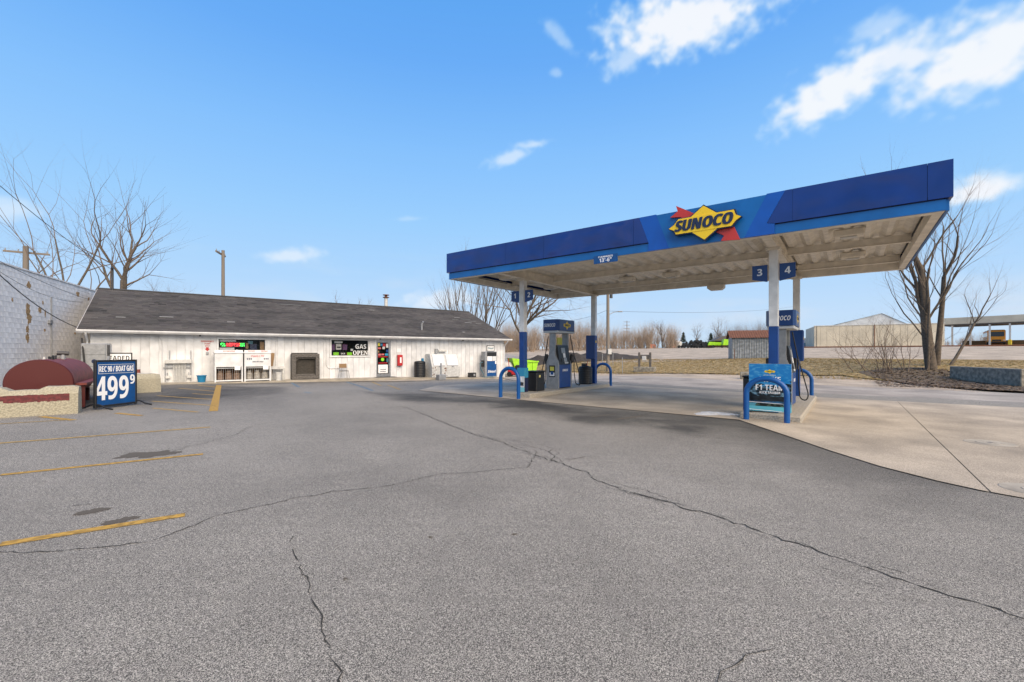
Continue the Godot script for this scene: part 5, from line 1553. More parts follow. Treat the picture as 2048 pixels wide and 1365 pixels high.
func islands() -> void:
	island(1.35, 2.7, 1.1, 7.43, "concrete pump island on the left, numbered one and two")
	island(9.1, 10.42, 1.05, 7.4, "concrete pump island on the right, numbered three and four")
	bollard(1.77, 2.53, 0.66, "blue hoop bollard before the left pump island")
	bollard(1.72, 2.5, 7.95, "blue hoop bollard at the far end of the left pump island")
	bollard(9.3, 10.15, 0.82, "blue hoop bollard before the poster on the right island")
	bollard(9.45, 10.25, 7.9, "blue hoop bollard at the far end of the right pump island")
	pump(2.12, 3.4, "fuel pump with blue topper on the left island", 0.25)
	pump(9.78, 3.2, "fuel pump half hidden behind the column on the right island", 0.15)
	# left column wrap
	var o := thing("column_poster", "narrow pale blue poster wrapped round the left front column", "poster", cx(2.05, 1.6, 0.26))
	boxpart("sheet", o, M.poster_sky, -0.15, 0.55, 0.135, 0.15, 0.85, 0.15)
	boxpart("sheet", o, M.sign_grey, -0.15, 0.16, 0.135, 0.15, 0.548, 0.15)
	boxpart("sheet", o, M.poster_pale, -0.15, 0.0, 0.135, 0.15, 0.158, 0.15)
	boxpart("print", o, M.dark_metal, -0.1, 0.22, 0.151, 0.12, 0.34, 0.153)
	boxpart("print", o, M.sign_white, -0.12, 0.4, 0.151, 0.05, 0.52, 0.153)
	boxpart("side_sheet", o, M.poster_sky, 0.135, 0.5, -0.1, 0.15, 0.85, 0.134)
	boxpart("side_sheet", o, M.navy, 0.135, 0.0, -0.1, 0.15, 0.498, 0.134)
	o = thing("waste_bin", "square black bin behind the left front column", "bin", cx(2.1, 2.25, 0.25))
	boxpart("shell", o, M.black, -0.27, 0, -0.27, 0.27, 0.68, 0.27, 0.02)
	boxpart("rim", o, M.rubber, -0.29, 0.682, -0.29, 0.29, 0.73, 0.29, 0.02)
	boxpart("emblem", o, M.logo_cream, 0.272, 0.5, 0.02, 0.276, 0.58, 0.12)
	o = thing("waste_bin", "black barrel bin with squeegee before the rear column of the left island", "bin", cx(1.95, 6.5, 0.25), "")
	bin_shape(o, 0.31, 0.72)
	tubepart("squeegee", o, M.red, [Vector3(0.05, 0.78, 0.0), Vector3(0.16, 1.05, 0.05)], 0.012, 6)
	boxpart("towel_box", o, M.dark_metal, -0.16, 0.8, -0.1, 0.06, 0.92, 0.08, 0.02)
	# towel cabinets on the rear columns
	for e in [[2.12, 7.0, 0.0, "blue cabinet hung on the rear column of the left island"], [9.87, 6.9, 0.0, "blue cabinet hung on the rear column of the right island"]]:
		o = thing("column_cabinet", e[3], "cabinet", cx(e[0], e[1], 1.36), "column cabinets")
		boxpart("case", o, M.brand_blue, -0.2, 0.0, 0.135, 0.22, 1.05, 0.4, 0.015)
		boxpart("front", o, M.column_blue, 0.221, 0.03, 0.15, 0.23, 1.02, 0.385)
		boxpart("emblem", o, M.logo_yellow, 0.231, 0.72, 0.22, 0.234, 0.82, 0.32)
	# right island poster
	o = thing("poster_board", "blue racing poster board reading F1 TEAM before the right front column", "poster", cx(9.74, 1.32, 0.15))
	var im := Image.create(160, 220, false, Image.FORMAT_RGB8)
	var f := FastNoiseLite.new()
	f.frequency = 0.03; f.fractal_octaves = 4; f.seed = 8
	for j in 220:
		for i in 160:
			var y := j / 220.0
			var nn := f.get_noise_2d(i, j * 2.0)
			var col := Color(0.06, 0.46, 0.72).lerp(Color(0.3, 0.6, 0.78), clampf(nn * 1.5 + (0.3 if i < 70 else 0.0), 0, 1))
			if y > 0.42 + nn * 0.12 + absf(i - 80) * -0.0011 + 0.05: col = Color(0.05, 0.09, 0.12).lerp(Color(0.45, 0.6, 0.68), clampf(nn * 2.0 + 0.25, 0, 1))
			if y > 0.68: col = Color(0.04, 0.05, 0.06).lerp(Color(0.12, 0.15, 0.17), clampf(nn * 2 + 0.5, 0, 1))
			if y > 0.78: col = Color(0.2, 0.4, 0.55).lerp(Color(0.1, 0.2, 0.3), clampf(nn * 3 + 0.5, 0, 1))
			if y > 0.83 and y < 0.9: col = Color(0.35, 0.62, 0.68) if absf(i - 80) > 50 + nn * 20 else Color(0.08, 0.1, 0.07).lerp(Color(0.3, 0.36, 0.3), clampf(nn * 4, 0, 1))
			if y >= 0.895: col = Color(0.4, 0.74, 0.79)
			im.set_pixel(i, j, col)
	var pm := StandardMaterial3D.new()
	pm.resource_name = "poster_print"
	pm.albedo_texture = ImageTexture.create_from_image(im)
	pm.roughness = 0.3
	M.poster_print = pm
	boxpart("board", o, M.sign_grey, -0.46, 0.04, -0.01, 0.46, 1.22, 0.01)
	var b := MB.new()
	b.quv(Vector3(-0.458, 0.042, 0.0115), Vector3(0.458, 0.042, 0.0115), Vector3(0.458, 1.218, 0.0115), Vector3(-0.458, 1.218, 0.0115))
	part("print", b, pm, o)
	b = MB.new()
	b.prism(PackedVector2Array([Vector2(-0.12, 1.03), Vector2(-0.1, 1.005), Vector2(-0.04, 1.005), Vector2(0, 0.975), Vector2(0.04, 1.005), Vector2(0.1, 1.005), Vector2(0.12, 1.03), Vector2(0.1, 1.055), Vector2(0.04, 1.055), Vector2(0, 1.085), Vector2(-0.04, 1.055), Vector2(-0.1, 1.055)]), 0.012, 0.016)
	part("emblem", b, M.logo_yellow, o)
	txt("SUNOCO", 0.026, Vector3(0, 1.03, 0.017), M.logo_navy, o, 0.9, 0.2, Basis(), 0.003)
	txt("OFFICIAL PARTNER OF", 0.018, Vector3(0, 0.94, 0.013), M.sign_white, o, 1.0, 0.0, Basis(), 0.003)
	txt("STAKE", 0.135, Vector3(0, 0.83, 0.013), M.sign_white, o, 0.9, 0.0, Basis(), 0.003)
	txt("F1 TEAM", 0.135, Vector3(0, 0.63, 0.013), M.sign_white, o, 0.85, 0.0, Basis(), 0.003)
	txt("KICK SAUBER", 0.055, Vector3(0, 0.51, 0.013), M.sign_white, o, 0.95, 0.0, Basis(), 0.003)
	for x in [-0.4, 0.4]: boxpart("stand_foot", o, M.dark_metal, x - 0.02, 0, -0.15, x + 0.02, 0.038, 0.12)
	o = thing("waste_bin", "square black bin hidden behind the racing poster", "bin", cx(9.35, 1.75, 0.15))
	boxpart("shell", o, M.black, -0.24, 0, -0.24, 0.22, 0.85, 0.24, 0.02)
	boxpart("rim", o, M.rubber, -0.26, 0.852, -0.26, 0.24, 0.9, 0.26, 0.02)
	# wires of the small barrier between the hoops and the poster
	o = thing("guard_wire", "thin white wires strung between the legs of the right front bollard", "wire", cx(9.72, 0.82, 0.0))
	for y in [0.28, 0.46]:
		tubepart("strand", o, M.sign_white, [Vector3(-0.38, y, 0.0), Vector3(0.38, y - 0.02, 0.0)], 0.006, 5)
	# snow and manholes
	rng.seed = 9
	b = MB.new()
	var pg := PackedVector2Array()
	for k in 36:
		var an := TAU * k / 36
		pg.append(Vector2(5.35, -11.75) + Vector2(cos(an) * 0.52, sin(an) * 0.34) * (1.0 + 0.2 * sin(an * 3) + rng.randf_range(-0.16, 0.16)))
	var cen := Vector2(5.35, -11.75)
	for k in 36:
		for ring in 3:
			var f0 := ring / 3.0
			var f1 := (ring + 1) / 3.0
			var q := []
			for e in [[k, f0], [k + 1, f0], [k + 1, f1], [k, f1]]:
				var p := cen.lerp(pg[e[0] % 36], e[1])
				q.append(gv(p.x, p.y, 0.016 + 0.05 * (1.0 - e[1] * e[1]) * (0.7 + 0.3 * sin(p.x * 23) * cos(p.y * 19))))
			b.quad(q[0], q[1], q[2], q[3], Vector3.UP)
	o = thing("snow_patch", "small melting patch of snow by the right pump island", "snow")
	part("heap", b, M.snow, o)
	for e in [[8.75, -8.14, 0.34, 0.19, "round steel manhole cover in a pale collar on the concrete"], [6.3, -5.35, 0.3, 0.12, "second manhole ring at the edge of the concrete, lower right"]]:
		o = thing("manhole", e[4], "manhole", Transform3D(Basis(), gv(e[0], e[1], 0.015)))
		b = MB.new()
		b.lathe([Vector2(e[2] + 0.01, 0.0), Vector2(e[2], 0.004), Vector2(e[3], 0.004)], 32)
		part("collar", b, M.concrete, o)
		b = MB.new()
		b.lathe([Vector2(e[3] - 0.004, 0.0), Vector2(e[3] - 0.006, 0.008), Vector2(0.0, 0.008)], 32)
		part("cover", b, M.island_concrete, o)
		boxpart("lift_slot", o, M.dark_metal, -0.04, 0.0, -0.02, 0.04, 0.0105, 0.02)
# ------------------------------------------------------------------ background
func wire(label: String, p: Vector3, q: Vector3, sag: float, r: float) -> void:
	var o := thing("overhead_wire", label, "wire")
	var pts := []
	for i in 17:
		var t := i / 16.0
		pts.append(p.lerp(q, t) - Vector3(0, sag * 4 * t * (1 - t), 0))
	tubepart("cable", o, M.dark_metal, pts, r, 5)

func pole(label: String, at: Vector3, h: float, r: float, arms: Array, turn: float) -> Node3D:
	var o := thing("utility_pole", label, "pole", Transform3D(Basis(Vector3.UP, turn), at), "wooden utility poles")
	tubepart("post", o, M.pole_wood, [Vector3(0, -0.3, 0), Vector3(0, h, 0)], [r, r * 0.72], 10)
	for y in arms:
		var a := boxpart("crossarm", o, M.pole_wood, -1.1, y - 0.06, -0.06 - r, 1.1, y + 0.06, 0.05 - r)
		for x in [-1.0, -0.4, 0.4, 1.0]:
			tubepart("insulator", a, M.grey_metal, [Vector3(x, y + 0.06, -r), Vector3(x, y + 0.2, -r)], 0.035, 6)
	return o

func background() -> void:
	# poles
	pole("wooden pole with a short crossarm rising behind the store roof", gv(-24.3, -37.4), 10.1, 0.17, [9.8], 1.85)
	pole("stub of a wooden pole behind the block building's parapet", gv(-32.8, -30), 8.5, 0.2, [8.1], 0.6)
	var o := pole("wooden pole with transformer and street lamp behind the left island", far(1216, 38), 10.5, 0.15, [], 0.0)
	tubepart("lamp_arm", o, M.grey_metal, [Vector3(0.12, 4.9, 0), Vector3(0.5, 5.1, 0), Vector3(0.95, 5.15, 0)], 0.03, 6)
	boxpart("lamp_head", o, M.grey_metal, 0.85, 5.1, -0.08, 1.25, 5.2, 0.08, 0.03)
	tubepart("transformer", o, M.dark_metal, [Vector3(0.28, 6.3, 0), Vector3(0.28, 7.0, 0)], 0.12, 10)
	boxpart("meter_box", o, M.old_white, -0.05, 1.5, 0.14, 0.25, 1.95, 0.3, 0.02)
	o = pole("far thin pole with four crossarms above the brush", far(1254, 150), 9.3, 0.14, [8.9, 7.8, 6.7, 5.6], 0.2)
	wire("upper wire running from the left to the mast on the store roof", Vector3(-15.5, 7.5, -12.2), Vector3(-21.5, 6.1, -23.95), 0.25, 0.012)
	wire("thick black cable sagging across the block building to the store eave", Vector3(-16.2, 5.6, -12.6), Vector3(-18.9, 2.75, -19.3), 0.45, 0.018)
	wire("thin wire along the parapet of the block building", Vector3(-15.8, 4.75, -13.0), Vector3(-19.6, 4.1, -20.6), 0.12, 0.009)
	wire("second thin wire across the block wall below the parapet", Vector3(-15.8, 4.6, -13.0), Vector3(-19.5, 3.95, -20.2), 0.4, 0.007)
	wire("power line leaving the lamp pole towards the right", far(1216, 38, 5.2), far(1600, 90, 8.5), 0.6, 0.012)
	wire("power line leaving the lamp pole towards the left", far(1216, 38, 5.3), far(1120, 55, 4.6), 0.3, 0.012)
	# trees behind the store
	tree("large bare tree behind the left end of the store roof", gv(-29.9, -34), 7.0, 0.3, 131, {"n": [5, 4, 3, 3], "len": [0.6, 0.85], "up": 0.06, "wob": 0.12, "ang": [0.35, 0.8], "first": 0.62, "low": 0.8, "max": 4, "rf": [0.5, 0.72]}, "bare trees behind the store", "bark_light")
	tree("slender bare tree above the block building", gv(-31.4, -31.5), 5.2, 0.17, 102, {"n": [4, 4, 3, 2], "len": [0.6, 0.85], "max": 4, "first": 1.2, "low": 0.5}, "bare trees behind the store", "bark_light")
	tree("spreading bare tree behind the pole stub at the left edge", gv(-37.0, -33), 4.5, 0.2, 103, {"n": [5, 4, 4, 3], "len": [0.6, 0.82], "max": 5, "first": 1.0, "up": 0.02, "ang": [0.5, 1.1]}, "bare trees behind the store", "bark_light")
	tree("low bare bush top over the store ridge near the left tree", gv(-32.0, -42), 4.2, 0.14, 104, {"n": [7, 5, 4, 3], "len": [0.5, 0.75], "max": 5, "first": 0.8, "ang": [0.4, 1.0]}, "bare trees behind the store")
	tree("distant bare tree top over the middle of the ridge", gv(-24.5, -66), 6.0, 0.15, 105, {"n": [7, 5, 4, 3], "len": [0.45, 0.62], "max": 4, "first": 0.7}, "bare trees behind the store")
	tree("distant bare tree top left of the flue on the ridge", gv(-23.2, -70), 6.2, 0.15, 106, {"n": [7, 5, 4, 3], "len": [0.45, 0.6], "max": 4, "first": 0.7}, "bare trees behind the store")
	# many stemmed tree behind the right end of the store
	rng.seed = 55
	var stems := []
	for i in 13:
		var an := TAU * i / 13.0
		var lean := rng.randf_range(0.12, 0.55)
		stems.append([Vector3(cos(an) * 0.5, 0, sin(an) * 0.4), Vector3(cos(an) * lean, 1, sin(an) * lean), rng.randf_range(5.0, 7.2), rng.randf_range(0.07, 0.13)])
	tree("many stemmed bare tree fanning out behind the right end of the store", gv(-3.9, -46), 6, 0.1, 107, {"n": [4, 4, 3, 2], "len": [0.4, 0.6], "max": 4, "wob": 0.07, "ang": [0.25, 0.6], "low": 0.4}, "", "bark", stems)
	tree("bare tree with a stout trunk behind the left front column", gv(1.0, -46), 4.2, 0.33, 108, {"n": [6, 5, 4, 4, 3], "len": [0.62, 0.86], "max": 5, "up": 0.05, "ang": [0.5, 1.05], "low": 0.6}, "")
	# big clump at the right
	stems = [[Vector3(0, 0, 0), Vector3(-0.09, 1, 0.0), 6.6, 0.31], [Vector3(1.25, 0.1, -1.3), Vector3(-0.12, 1, 0), 6.0, 0.17], [Vector3(1.65, 0.1, -1.4), Vector3(0.04, 1, 0.05), 6.2, 0.19], [Vector3(-0.35, 0, 0.1), Vector3(-0.02, 1, 0), 4.6, 0.09], [Vector3(2.2, 0.1, -1.2), Vector3(0.75, 1, 0), 3.6, 0.1]]
	tree("tall bare clump of trunks beside the old concrete wall at the right", gv(26.9, -28.5), 6, 0.4, 109, {"n": [6, 4, 4, 3, 3], "len": [0.5, 0.75], "max": 5, "up": 0.08, "wob": 0.11, "ang": [0.3, 0.75], "low": 0.3, "first": 0.85, "rf": [0.28, 0.5]}, "", "bark", stems)
	# tangled shrub at its foot
	rng.seed = 66
	stems = []
	for i in 16:
		stems.append([Vector3(rng.randf_range(-2.6, 1.0), 0, rng.randf_range(-1.5, 0.5)), Vector3(rng.randfn() * 0.6 - 0.3, 1, rng.randfn() * 0.4), rng.randf_range(1.0, 2.2), 0.025])
	var sh := tree("tangled brown shrub at the foot of the tall bare clump", gv(25.2, -28.6), 2, 0.03, 110, {"n": [5, 4, 3], "len": [0.5, 0.75], "max": 3, "ang": [0.4, 1.0], "low": 0.2}, "", "twig", stems)
	sh.name = "bare_shrub"
	sh.set_meta("category", "shrub")
	# brush line along the far side of the lot
	rng.seed = 70
	var kinds := []
	for kk in 4:
		var tb := MB.new()
		for i in 7:
			grow(tb, tb, Vector3(rng.randf_range(-0.6, 0.6), -0.1, rng.randf_range(-0.6, 0.6)), Vector3(rng.randfn() * 0.25, 1, rng.randfn() * 0.25).normalized(), rng.randf_range(1.6, 2.8), 0.05, 1, {"wob": 0.14, "up": 0.1, "max": 4, "n": [4, 4, 4, 3], "ang": [0.25, 0.7], "len": [0.55, 0.8], "low": 0.2, "first": 1.0, "rf": [0.45, 0.7]})
		kinds.append(tb.mesh())
	var zones := [[985, 1210, 84, 108, 1.0, 60, "brown bare brush filling the view behind the left island"], [1205, 1352, 108, 128, 1.0, 40, "brown bare brush along the far side of the gravel lot"], [1425, 1560, 190, 230, 1.9, 34, "far row of pale bare trees behind the lime machines"], [1790, 1990, 125, 150, 0.8, 26, "low brush behind the far warehouse and bus shelter"]]
	for z in zones:
		var per: int = z[5] / 2
		var holder := Node3D.new()
		holder.name = numbered("brush_thicket")
		holder.set_meta("kind", "stuff"); holder.set_meta("label", z[6])
		add_child(holder)
		for kk in 4:
			var mm := MultiMesh.new()
			mm.transform_format = MultiMesh.TRANSFORM_3D
			mm.mesh = kinds[kk]
			mm.instance_count = per
			for i in per:
				var d := rng.randf_range(z[2], z[3])
				var p := far(rng.randf_range(z[0], z[1]), d)
				var s: float = z[4] * rng.randf_range(0.45, 1.15)
				mm.set_instance_transform(i, Transform3D(Basis(Vector3.UP, rng.randf() * TAU).scaled(Vector3(s, s * rng.randf_range(0.85, 1.2), s)), p))
			var mi := MultiMeshInstance3D.new()
			mi.name = "brush"
			mi.multimesh = mm
			mi.material_override = M.brush if z[0] != 1425 else M.twig
			mi.set_meta("kind", "stuff")
			holder.add_child(mi, true)
	tree("round bare tree standing above the brush right of the thin pole", far(1325, 118), 3.4, 0.16, 120, {"n": [7, 5, 4, 3], "len": [0.55, 0.75], "max": 4, "low": 0.3}, "far bare trees")
	tree("bare tree beside the black pipe heap", far(1392, 125), 3.2, 0.13, 121, {"n": [7, 5, 4, 3], "len": [0.55, 0.72], "max": 4, "low": 0.3}, "far bare trees")
	tree("bare tree with leaning limb left of the lime machines", far(1438, 190), 5.6, 0.25, 122, {"n": [7, 5, 4, 3], "len": [0.55, 0.75], "max": 4, "low": 0.2}, "far bare trees")
	for e in [[1367, 140, 5.0, "small dark spruce left of the pipe heap"], [1422, 150, 5.2, "small dark spruce left of the far grey roof"]]:
		o = thing("spruce", e[3], "tree", Transform3D(Basis(), far(e[0], e[1])), "far spruces")
		tubepart("trunk", o, M.bark, [Vector3(0, -0.1, 0), Vector3(0, 1.0, 0)], 0.12, 6)
		var b := MB.new()
		for i in 260:
			var t := rng.randf()
			var an := rng.randf() * TAU
			var r: float = (1.0 - t) * 1.5 * rng.randf_range(0.5, 1.0) + 0.05
			var p := Vector3(cos(an) * r, 0.5 + t * (e[2] - 0.6), sin(an) * r)
			var dn := Vector3(cos(an) * 0.5, -0.25, sin(an) * 0.5)
			var sd := Vector3(-sin(an), 0.3, cos(an)) * 0.22
			b.tri(p - sd - dn * 0.3, p + sd - dn * 0.3, p + dn)
		part("crown", b, M.spruce, o)
	# wooden post frame with meter on a concrete block
	o = thing("meter_post", "two wooden posts with a meter on a concrete block beyond the road", "post", Transform3D(Basis(Vector3.UP, -0.5), far(1290, 36)))
	boxpart("block", o, M.old_wall, -0.85, -0.1, -0.3, 0.85, 0.42, 0.3, 0.03)
	for x in [-0.45, 0.42]: boxpart("stake", o, M.wood_grey, x - 0.08, 0.3, -0.08, x + 0.08, 1.6, 0.08, 0.01)
	boxpart("cross_board", o, M.wood_grey, -0.37, 1.1, -0.03, 0.34, 1.4, 0.03)
	boxpart("meter", o, M.old_white, -0.2, 0.95, 0.031, 0.12, 1.3, 0.16, 0.02)
	o = thing("concrete_block", "low concrete block on the gravel shoulder left of the racing poster", "block", Transform3D(Basis(Vector3.UP, -0.5), far(1494, 27.5)))
	boxpart("block", o, M.old_wall, -0.36, -0.05, -0.3, 0.36, 0.4, 0.3, 0.03)
	# old concrete wall by the right tree
	o = thing("concrete_wall", "mossy low concrete wall beside the tall bare clump at the right edge", "wall", Transform3D(Basis(Vector3.UP, 1.35), gv(24.9, -23.4)))
	var b := MB.new()
	b.cbox(Transform3D(Basis(), Vector3(0, 0.3, 0)), Vector3(4.6, 1.1, 0.3), 0.03)
	part("wall_slab", b, M.old_wall, o)
	# shed
	o = thing("metal_shed", "small grey metal shed with a rusty roof across the road", "shed", Transform3D(Basis(Vector3.UP, -0.35), far(1512, 42)))
	b = MB.new()
	for i in 44:
		var x0 := -2.2 + i * 0.1
		var z0 := 1.4 + (0.02 if i % 2 else 0.0)
		b.quad(Vector3(x0, -0.1, 1.4 + (0.03 if i % 2 else 0.0)), Vector3(x0 + 0.1, -0.1, 1.4 + (0.0 if i % 2 else 0.03)), Vector3(x0 + 0.1, 1.85, 1.4 + (0.0 if i % 2 else 0.03)), Vector3(x0, 1.85, 1.4 + (0.03 if i % 2 else 0.0)), Vector3(0, 0, 1))
	b.bx(-2.2, -0.1, -1.4, 2.2, 1.85, 1.38)
	part("wall", b, M.shed_metal, o)
	b = MB.new()
	for i in 24:
		var x0 := -2.4 + i * 0.2
		for e in [[0.0, 0.1], [0.1, 0.2]]:
			var up0 := 0.03 if e[0] == 0.0 else 0.0
			b.quad(Vector3(x0 + e[0], 1.86 + up0, 1.65), Vector3(x0 + e[1], 1.89 - up0, 1.65), Vector3(x0 + e[1], 2.65 - up0, -0.2), Vector3(x0 + e[0], 2.62 + up0, -0.2), Vector3(0, 1, 0.4))
	b.quad(Vector3(-2.4, 2.63, -0.2), Vector3(2.4, 2.63, -0.2), Vector3(2.4, 1.86, -1.6), Vector3(-2.4, 1.86, -1.6), Vector3(0, 1, -0.4))
	part("roof", b, M.rusty, o)
	b = MB.new()
	b.prism(PackedVector2Array([Vector2(-1.4, 1.84), Vector2(1.4, 1.84), Vector2(-0.2, 2.55)]), -2.19, 2.19, Transform3D(Basis(Vector3(0, 0, 1), Vector3(0, 1, 0), Vector3(1, 0, 0)), Vector3.ZERO))
	part("gable", b, M.shed_metal, o)
	o = thing("iron_stake", "thin rusty stake in the grass left of the shed", "stake", Transform3D(Basis(), far(1469, 40)))
	tubepart("rod", o, M.rusty, [Vector3(0, -0.1, 0), Vector3(0, 0.9, 0)], 0.03, 6)
	# dark mound of brush and soil
	b = MB.new()
	rng.seed = 44
	var nf := FastNoiseLite.new()
	nf.frequency = 0.5; nf.fractal_octaves = 4
	var mo := far(1120, 47)
	for i in 60:
		for j in 14:
			var q := []
			for e in [[i, j], [i + 1, j], [i + 1, j + 1], [i, j + 1]]:
				var u: float = e[0] / 60.0
				var w: float = e[1] / 14.0
				var p := Vector3(-8.0 + u * 18.0, 0, -1.8 + w * 3.6 - u * 2.0)
				var hh := sin(w * PI) * pow(sin(u * PI), 0.5) * (0.75 + 0.45 * nf.get_noise_2d(p.x, p.z))
				q.append(mo + p + Vector3(0, g(mo.x + p.x, mo.z + p.z) - mo.y + hh - 0.03, 0))
			b.quad(q[0], q[1], q[2], q[3], Vector3.UP)
	o = thing("soil_mound", "long low dark mound of soil and brush beyond the road", "mound")
	part("heap", b, M.mulch, o)
	# lime dumpster by the store and the red machine
	o = thing("dumpster", "lime green open dumpster with slanted ends beyond the store corner", "dumpster", Transform3D(Basis(Vector3.UP, 0.3), far(1046, 36)))
	b = MB.new()
	b.prism(PackedVector2Array([Vector2(-0.75, 0.15), Vector2(0.85, 0.15), Vector2(1.05, 1.1), Vector2(-1.15, 1.35)]), -0.7, 0.7)
	part("hopper", b, M.lime, o)
	for x in [-0.3, 0.15, 0.6]: boxpart("rib", o, M.lime, x - 0.03, 0.2, 0.7, x + 0.03, 1.08, 0.76)
	boxpart("rim", o, M.lime, 0.0, 1.02, 0.7, 1.08, 1.12, 0.78)
	boxpart("skid", o, M.dark_metal, -0.7, 0, -0.5, 0.8, 0.148, -0.35)
	boxpart("skid", o, M.dark_metal, -0.7, 0, 0.35, 0.8, 0.148, 0.5)
	o = thing("red_machine", "low red and black yard machine beyond the store corner", "machine", Transform3D(Basis(Vector3.UP, -0.2), far(1030, 33.5)))
	boxpart("deck", o, M.red, -0.5, 0.12, -0.4, 0.25, 0.5, 0.4, 0.06)
	boxpart("engine", o, M.black, 0.05, 0.3, -0.35, 0.75, 0.85, 0.35, 0.08)
	for x in [-0.35, 0.5]:
		tubepart("wheel", o, M.rubber, [Vector3(x, 0.18, 0.36), Vector3(x, 0.18, 0.5)], 0.18, 14)
		tubepart("wheel", o, M.rubber, [Vector3(x, 0.18, -0.5), Vector3(x, 0.18, -0.36)], 0.18, 14)
	tubepart("handle_post", o, M.red, [Vector3(-0.45, 0.5, 0), Vector3(-0.5, 1.35, 0)], 0.03, 6)
	o = thing("white_tank", "white rounded tank end just past the store corner", "tank", Transform3D(Basis(), far(1013, 35.5)))
	b = MB.new()
	b.lathe([Vector2(0, 0), Vector2(0.5, 0.0), Vector2(0.55, 0.1), Vector2(0.55, 0.75), Vector2(0.4, 1.0), Vector2(0.0, 1.1)], 18)
	part("shell", b, M.old_white, o)
	# wire fence posts
	for e in [[1205, 41], [1226, 41.5], [1245, 36], [1090, 40]]:
		o = thing("fence_post", ["thin fence post left of the lamp pole", "thin fence post right of the lamp pole", "white fence post in the grass beyond the left island", "thin fence post beside the lime dumpster"][[1205, 1226, 1245, 1090].find(e[0])], "post", Transform3D(Basis(), far(e[0], e[1])), "fence posts")
		tubepart("stake", o, M.grey_metal, [Vector3(0, -0.1, 0), Vector3(0, 1.3, 0)], 0.03, 6)
	# pile of black pipes
	o = thing("pipe_heap", "heap of black drain pipes at the far side of the gravel lot", "pipes", Transform3D(Basis(Vector3.UP, -0.35), far(1392, 112)))
	var row := 0
	for c in [12, 9, 7, 4]:
		for i in c:
			var x: float = (i - c / 2.0 + 0.5) * 0.72 + rng.randf_range(-0.1, 0.1)
			b = MB.new()
			var zl := rng.randf_range(-0.3, 0.3)
			b.tube([Vector3(x, 0.3 + row * 0.42, 3.0 + zl), Vector3(x, 0.3 + row * 0.42, -3.0 + zl)], [0.34], 10)
			part("pipe", b, M.black, o)
		row += 1
	# lime machines and roof behind
	for e in [[1440, 108, 2.9, 1.35, "lime green flat trailer right of the pipe heap"], [1468, 104, 2.6, 1.9, "lime green machine half hidden by the shed roof"]]:
		o = thing("lime_trailer", e[4], "trailer", Transform3D(Basis(Vector3.UP, -0.2), far(e[0], e[1])), "lime machines on the lot")
		b = MB.new()
		b.prism(PackedVector2Array([Vector2(-e[2], 0.6), Vector2(e[2], 0.5), Vector2(e[2] * 0.98, e[3]), Vector2(e[2] * 0.2, e[3] * 0.92), Vector2(-e[2] * 0.9, e[3] * 1.05)]), -0.9, 0.9)
		part("bed", b, M.lime, o)
		boxpart("chassis", o, M.rusty, -e[2], 0.3, -0.7, e[2], 0.55, 0.7)
		for x in [-0.6, 0.1, 0.6]: tubepart("wheel", o, M.rubber, [Vector3(x * e[2], 0.3, 0.7), Vector3(x * e[2], 0.3, 0.95)], 0.34, 12)
	o = thing("far_pavilion", "grey roofed open building behind the lime machines", "building", Transform3D(Basis(Vector3.UP, -0.25), far(1475, 128)))
	boxpart("wall", o, M.wood_dark, -6.5, 0, -3, 6.5, 2.0, 3)
	b = MB.new()
	b.prism(PackedVector2Array([Vector2(-7.2, 1.9), Vector2(7.2, 2.0), Vector2(5.5, 3.2), Vector2(-4.5, 3.2)]), -4.2, 4.2)
	part("roof", b, M.wood_grey, o)
	o = thing("pale_silo", "small pale storage tank beside the black pipe heap", "tank", Transform3D(Basis(), far(1357, 118)))
	b = MB.new()
	b.lathe([Vector2(0, 0), Vector2(0.9, 0), Vector2(0.9, 1.5), Vector2(0.3, 1.9), Vector2(0, 1.9)], 16)
	part("shell", b, M.old_white, o)
	for e in [[1304, 116, "orange mesh barrier before the brush, left one"], [1345, 116, "orange mesh barrier before the brush, right one"]]:
		o = thing("orange_barrier", e[2], "barrier", Transform3D(Basis(Vector3.UP, 0.3), far(e[0], e[1])), "orange mesh barriers")
		b = MB.new()
		for i in 11:
			b.bx(-1.0 + i * 0.2, 0.1, -0.01, -0.95 + i * 0.2, 1.0 - 0.03 * (i % 3), 0.01)
		for j in 6: b.bx(-1.0, 0.12 + j * 0.16, -0.012, 1.05, 0.2 + j * 0.16, 0.012)
		part("netting", b, M.orange, o)
		for x in [-1.03, 1.08]: boxpart("stake", o, M.wood_grey, x - 0.03, -0.1, -0.03, x + 0.03, 1.1, 0.03)
	# warehouse
	var wa := far(1629, 98)
	var wb := far(1890, 88)
	var dv := (wb - wa)
	var wl := Vector2(dv.x, dv.z).length()
	var ux := Vector3(dv.x, 0, dv.z).normalized()
	o = thing("warehouse", "long cream metal warehouse with a low grey gable on the right", "building", Transform3D(Basis(ux, Vector3.UP, ux.cross(Vector3.UP)), wa))
	b = MB.new()
	b.bx(0, -0.3, -16, wl, 4.55, -0.05)
	part("core", b, M.warehouse, o)
	var nn := int(wl / 1.1)
	for i in nn:
		boxpart("wall_panel", o, M.warehouse, wl * i / nn + 0.02, -0.2, -0.05, wl * (i + 1) / nn - 0.02, 4.5, 0.0)
	boxpart("eave_trim", o, M.old_white, -0.1, 4.55, -0.1, wl + 0.1, 4.7, 0.08)
	boxpart("gutter_pipe", o, M.rusty, wl * 0.485, 0, 0.01, wl * 0.485 + 0.12, 4.5, 0.1)
	boxpart("corner_post", o, M.old_wall, 0.35, 0, 0.01, 0.5, 4.5, 0.06)
	b = MB.new()
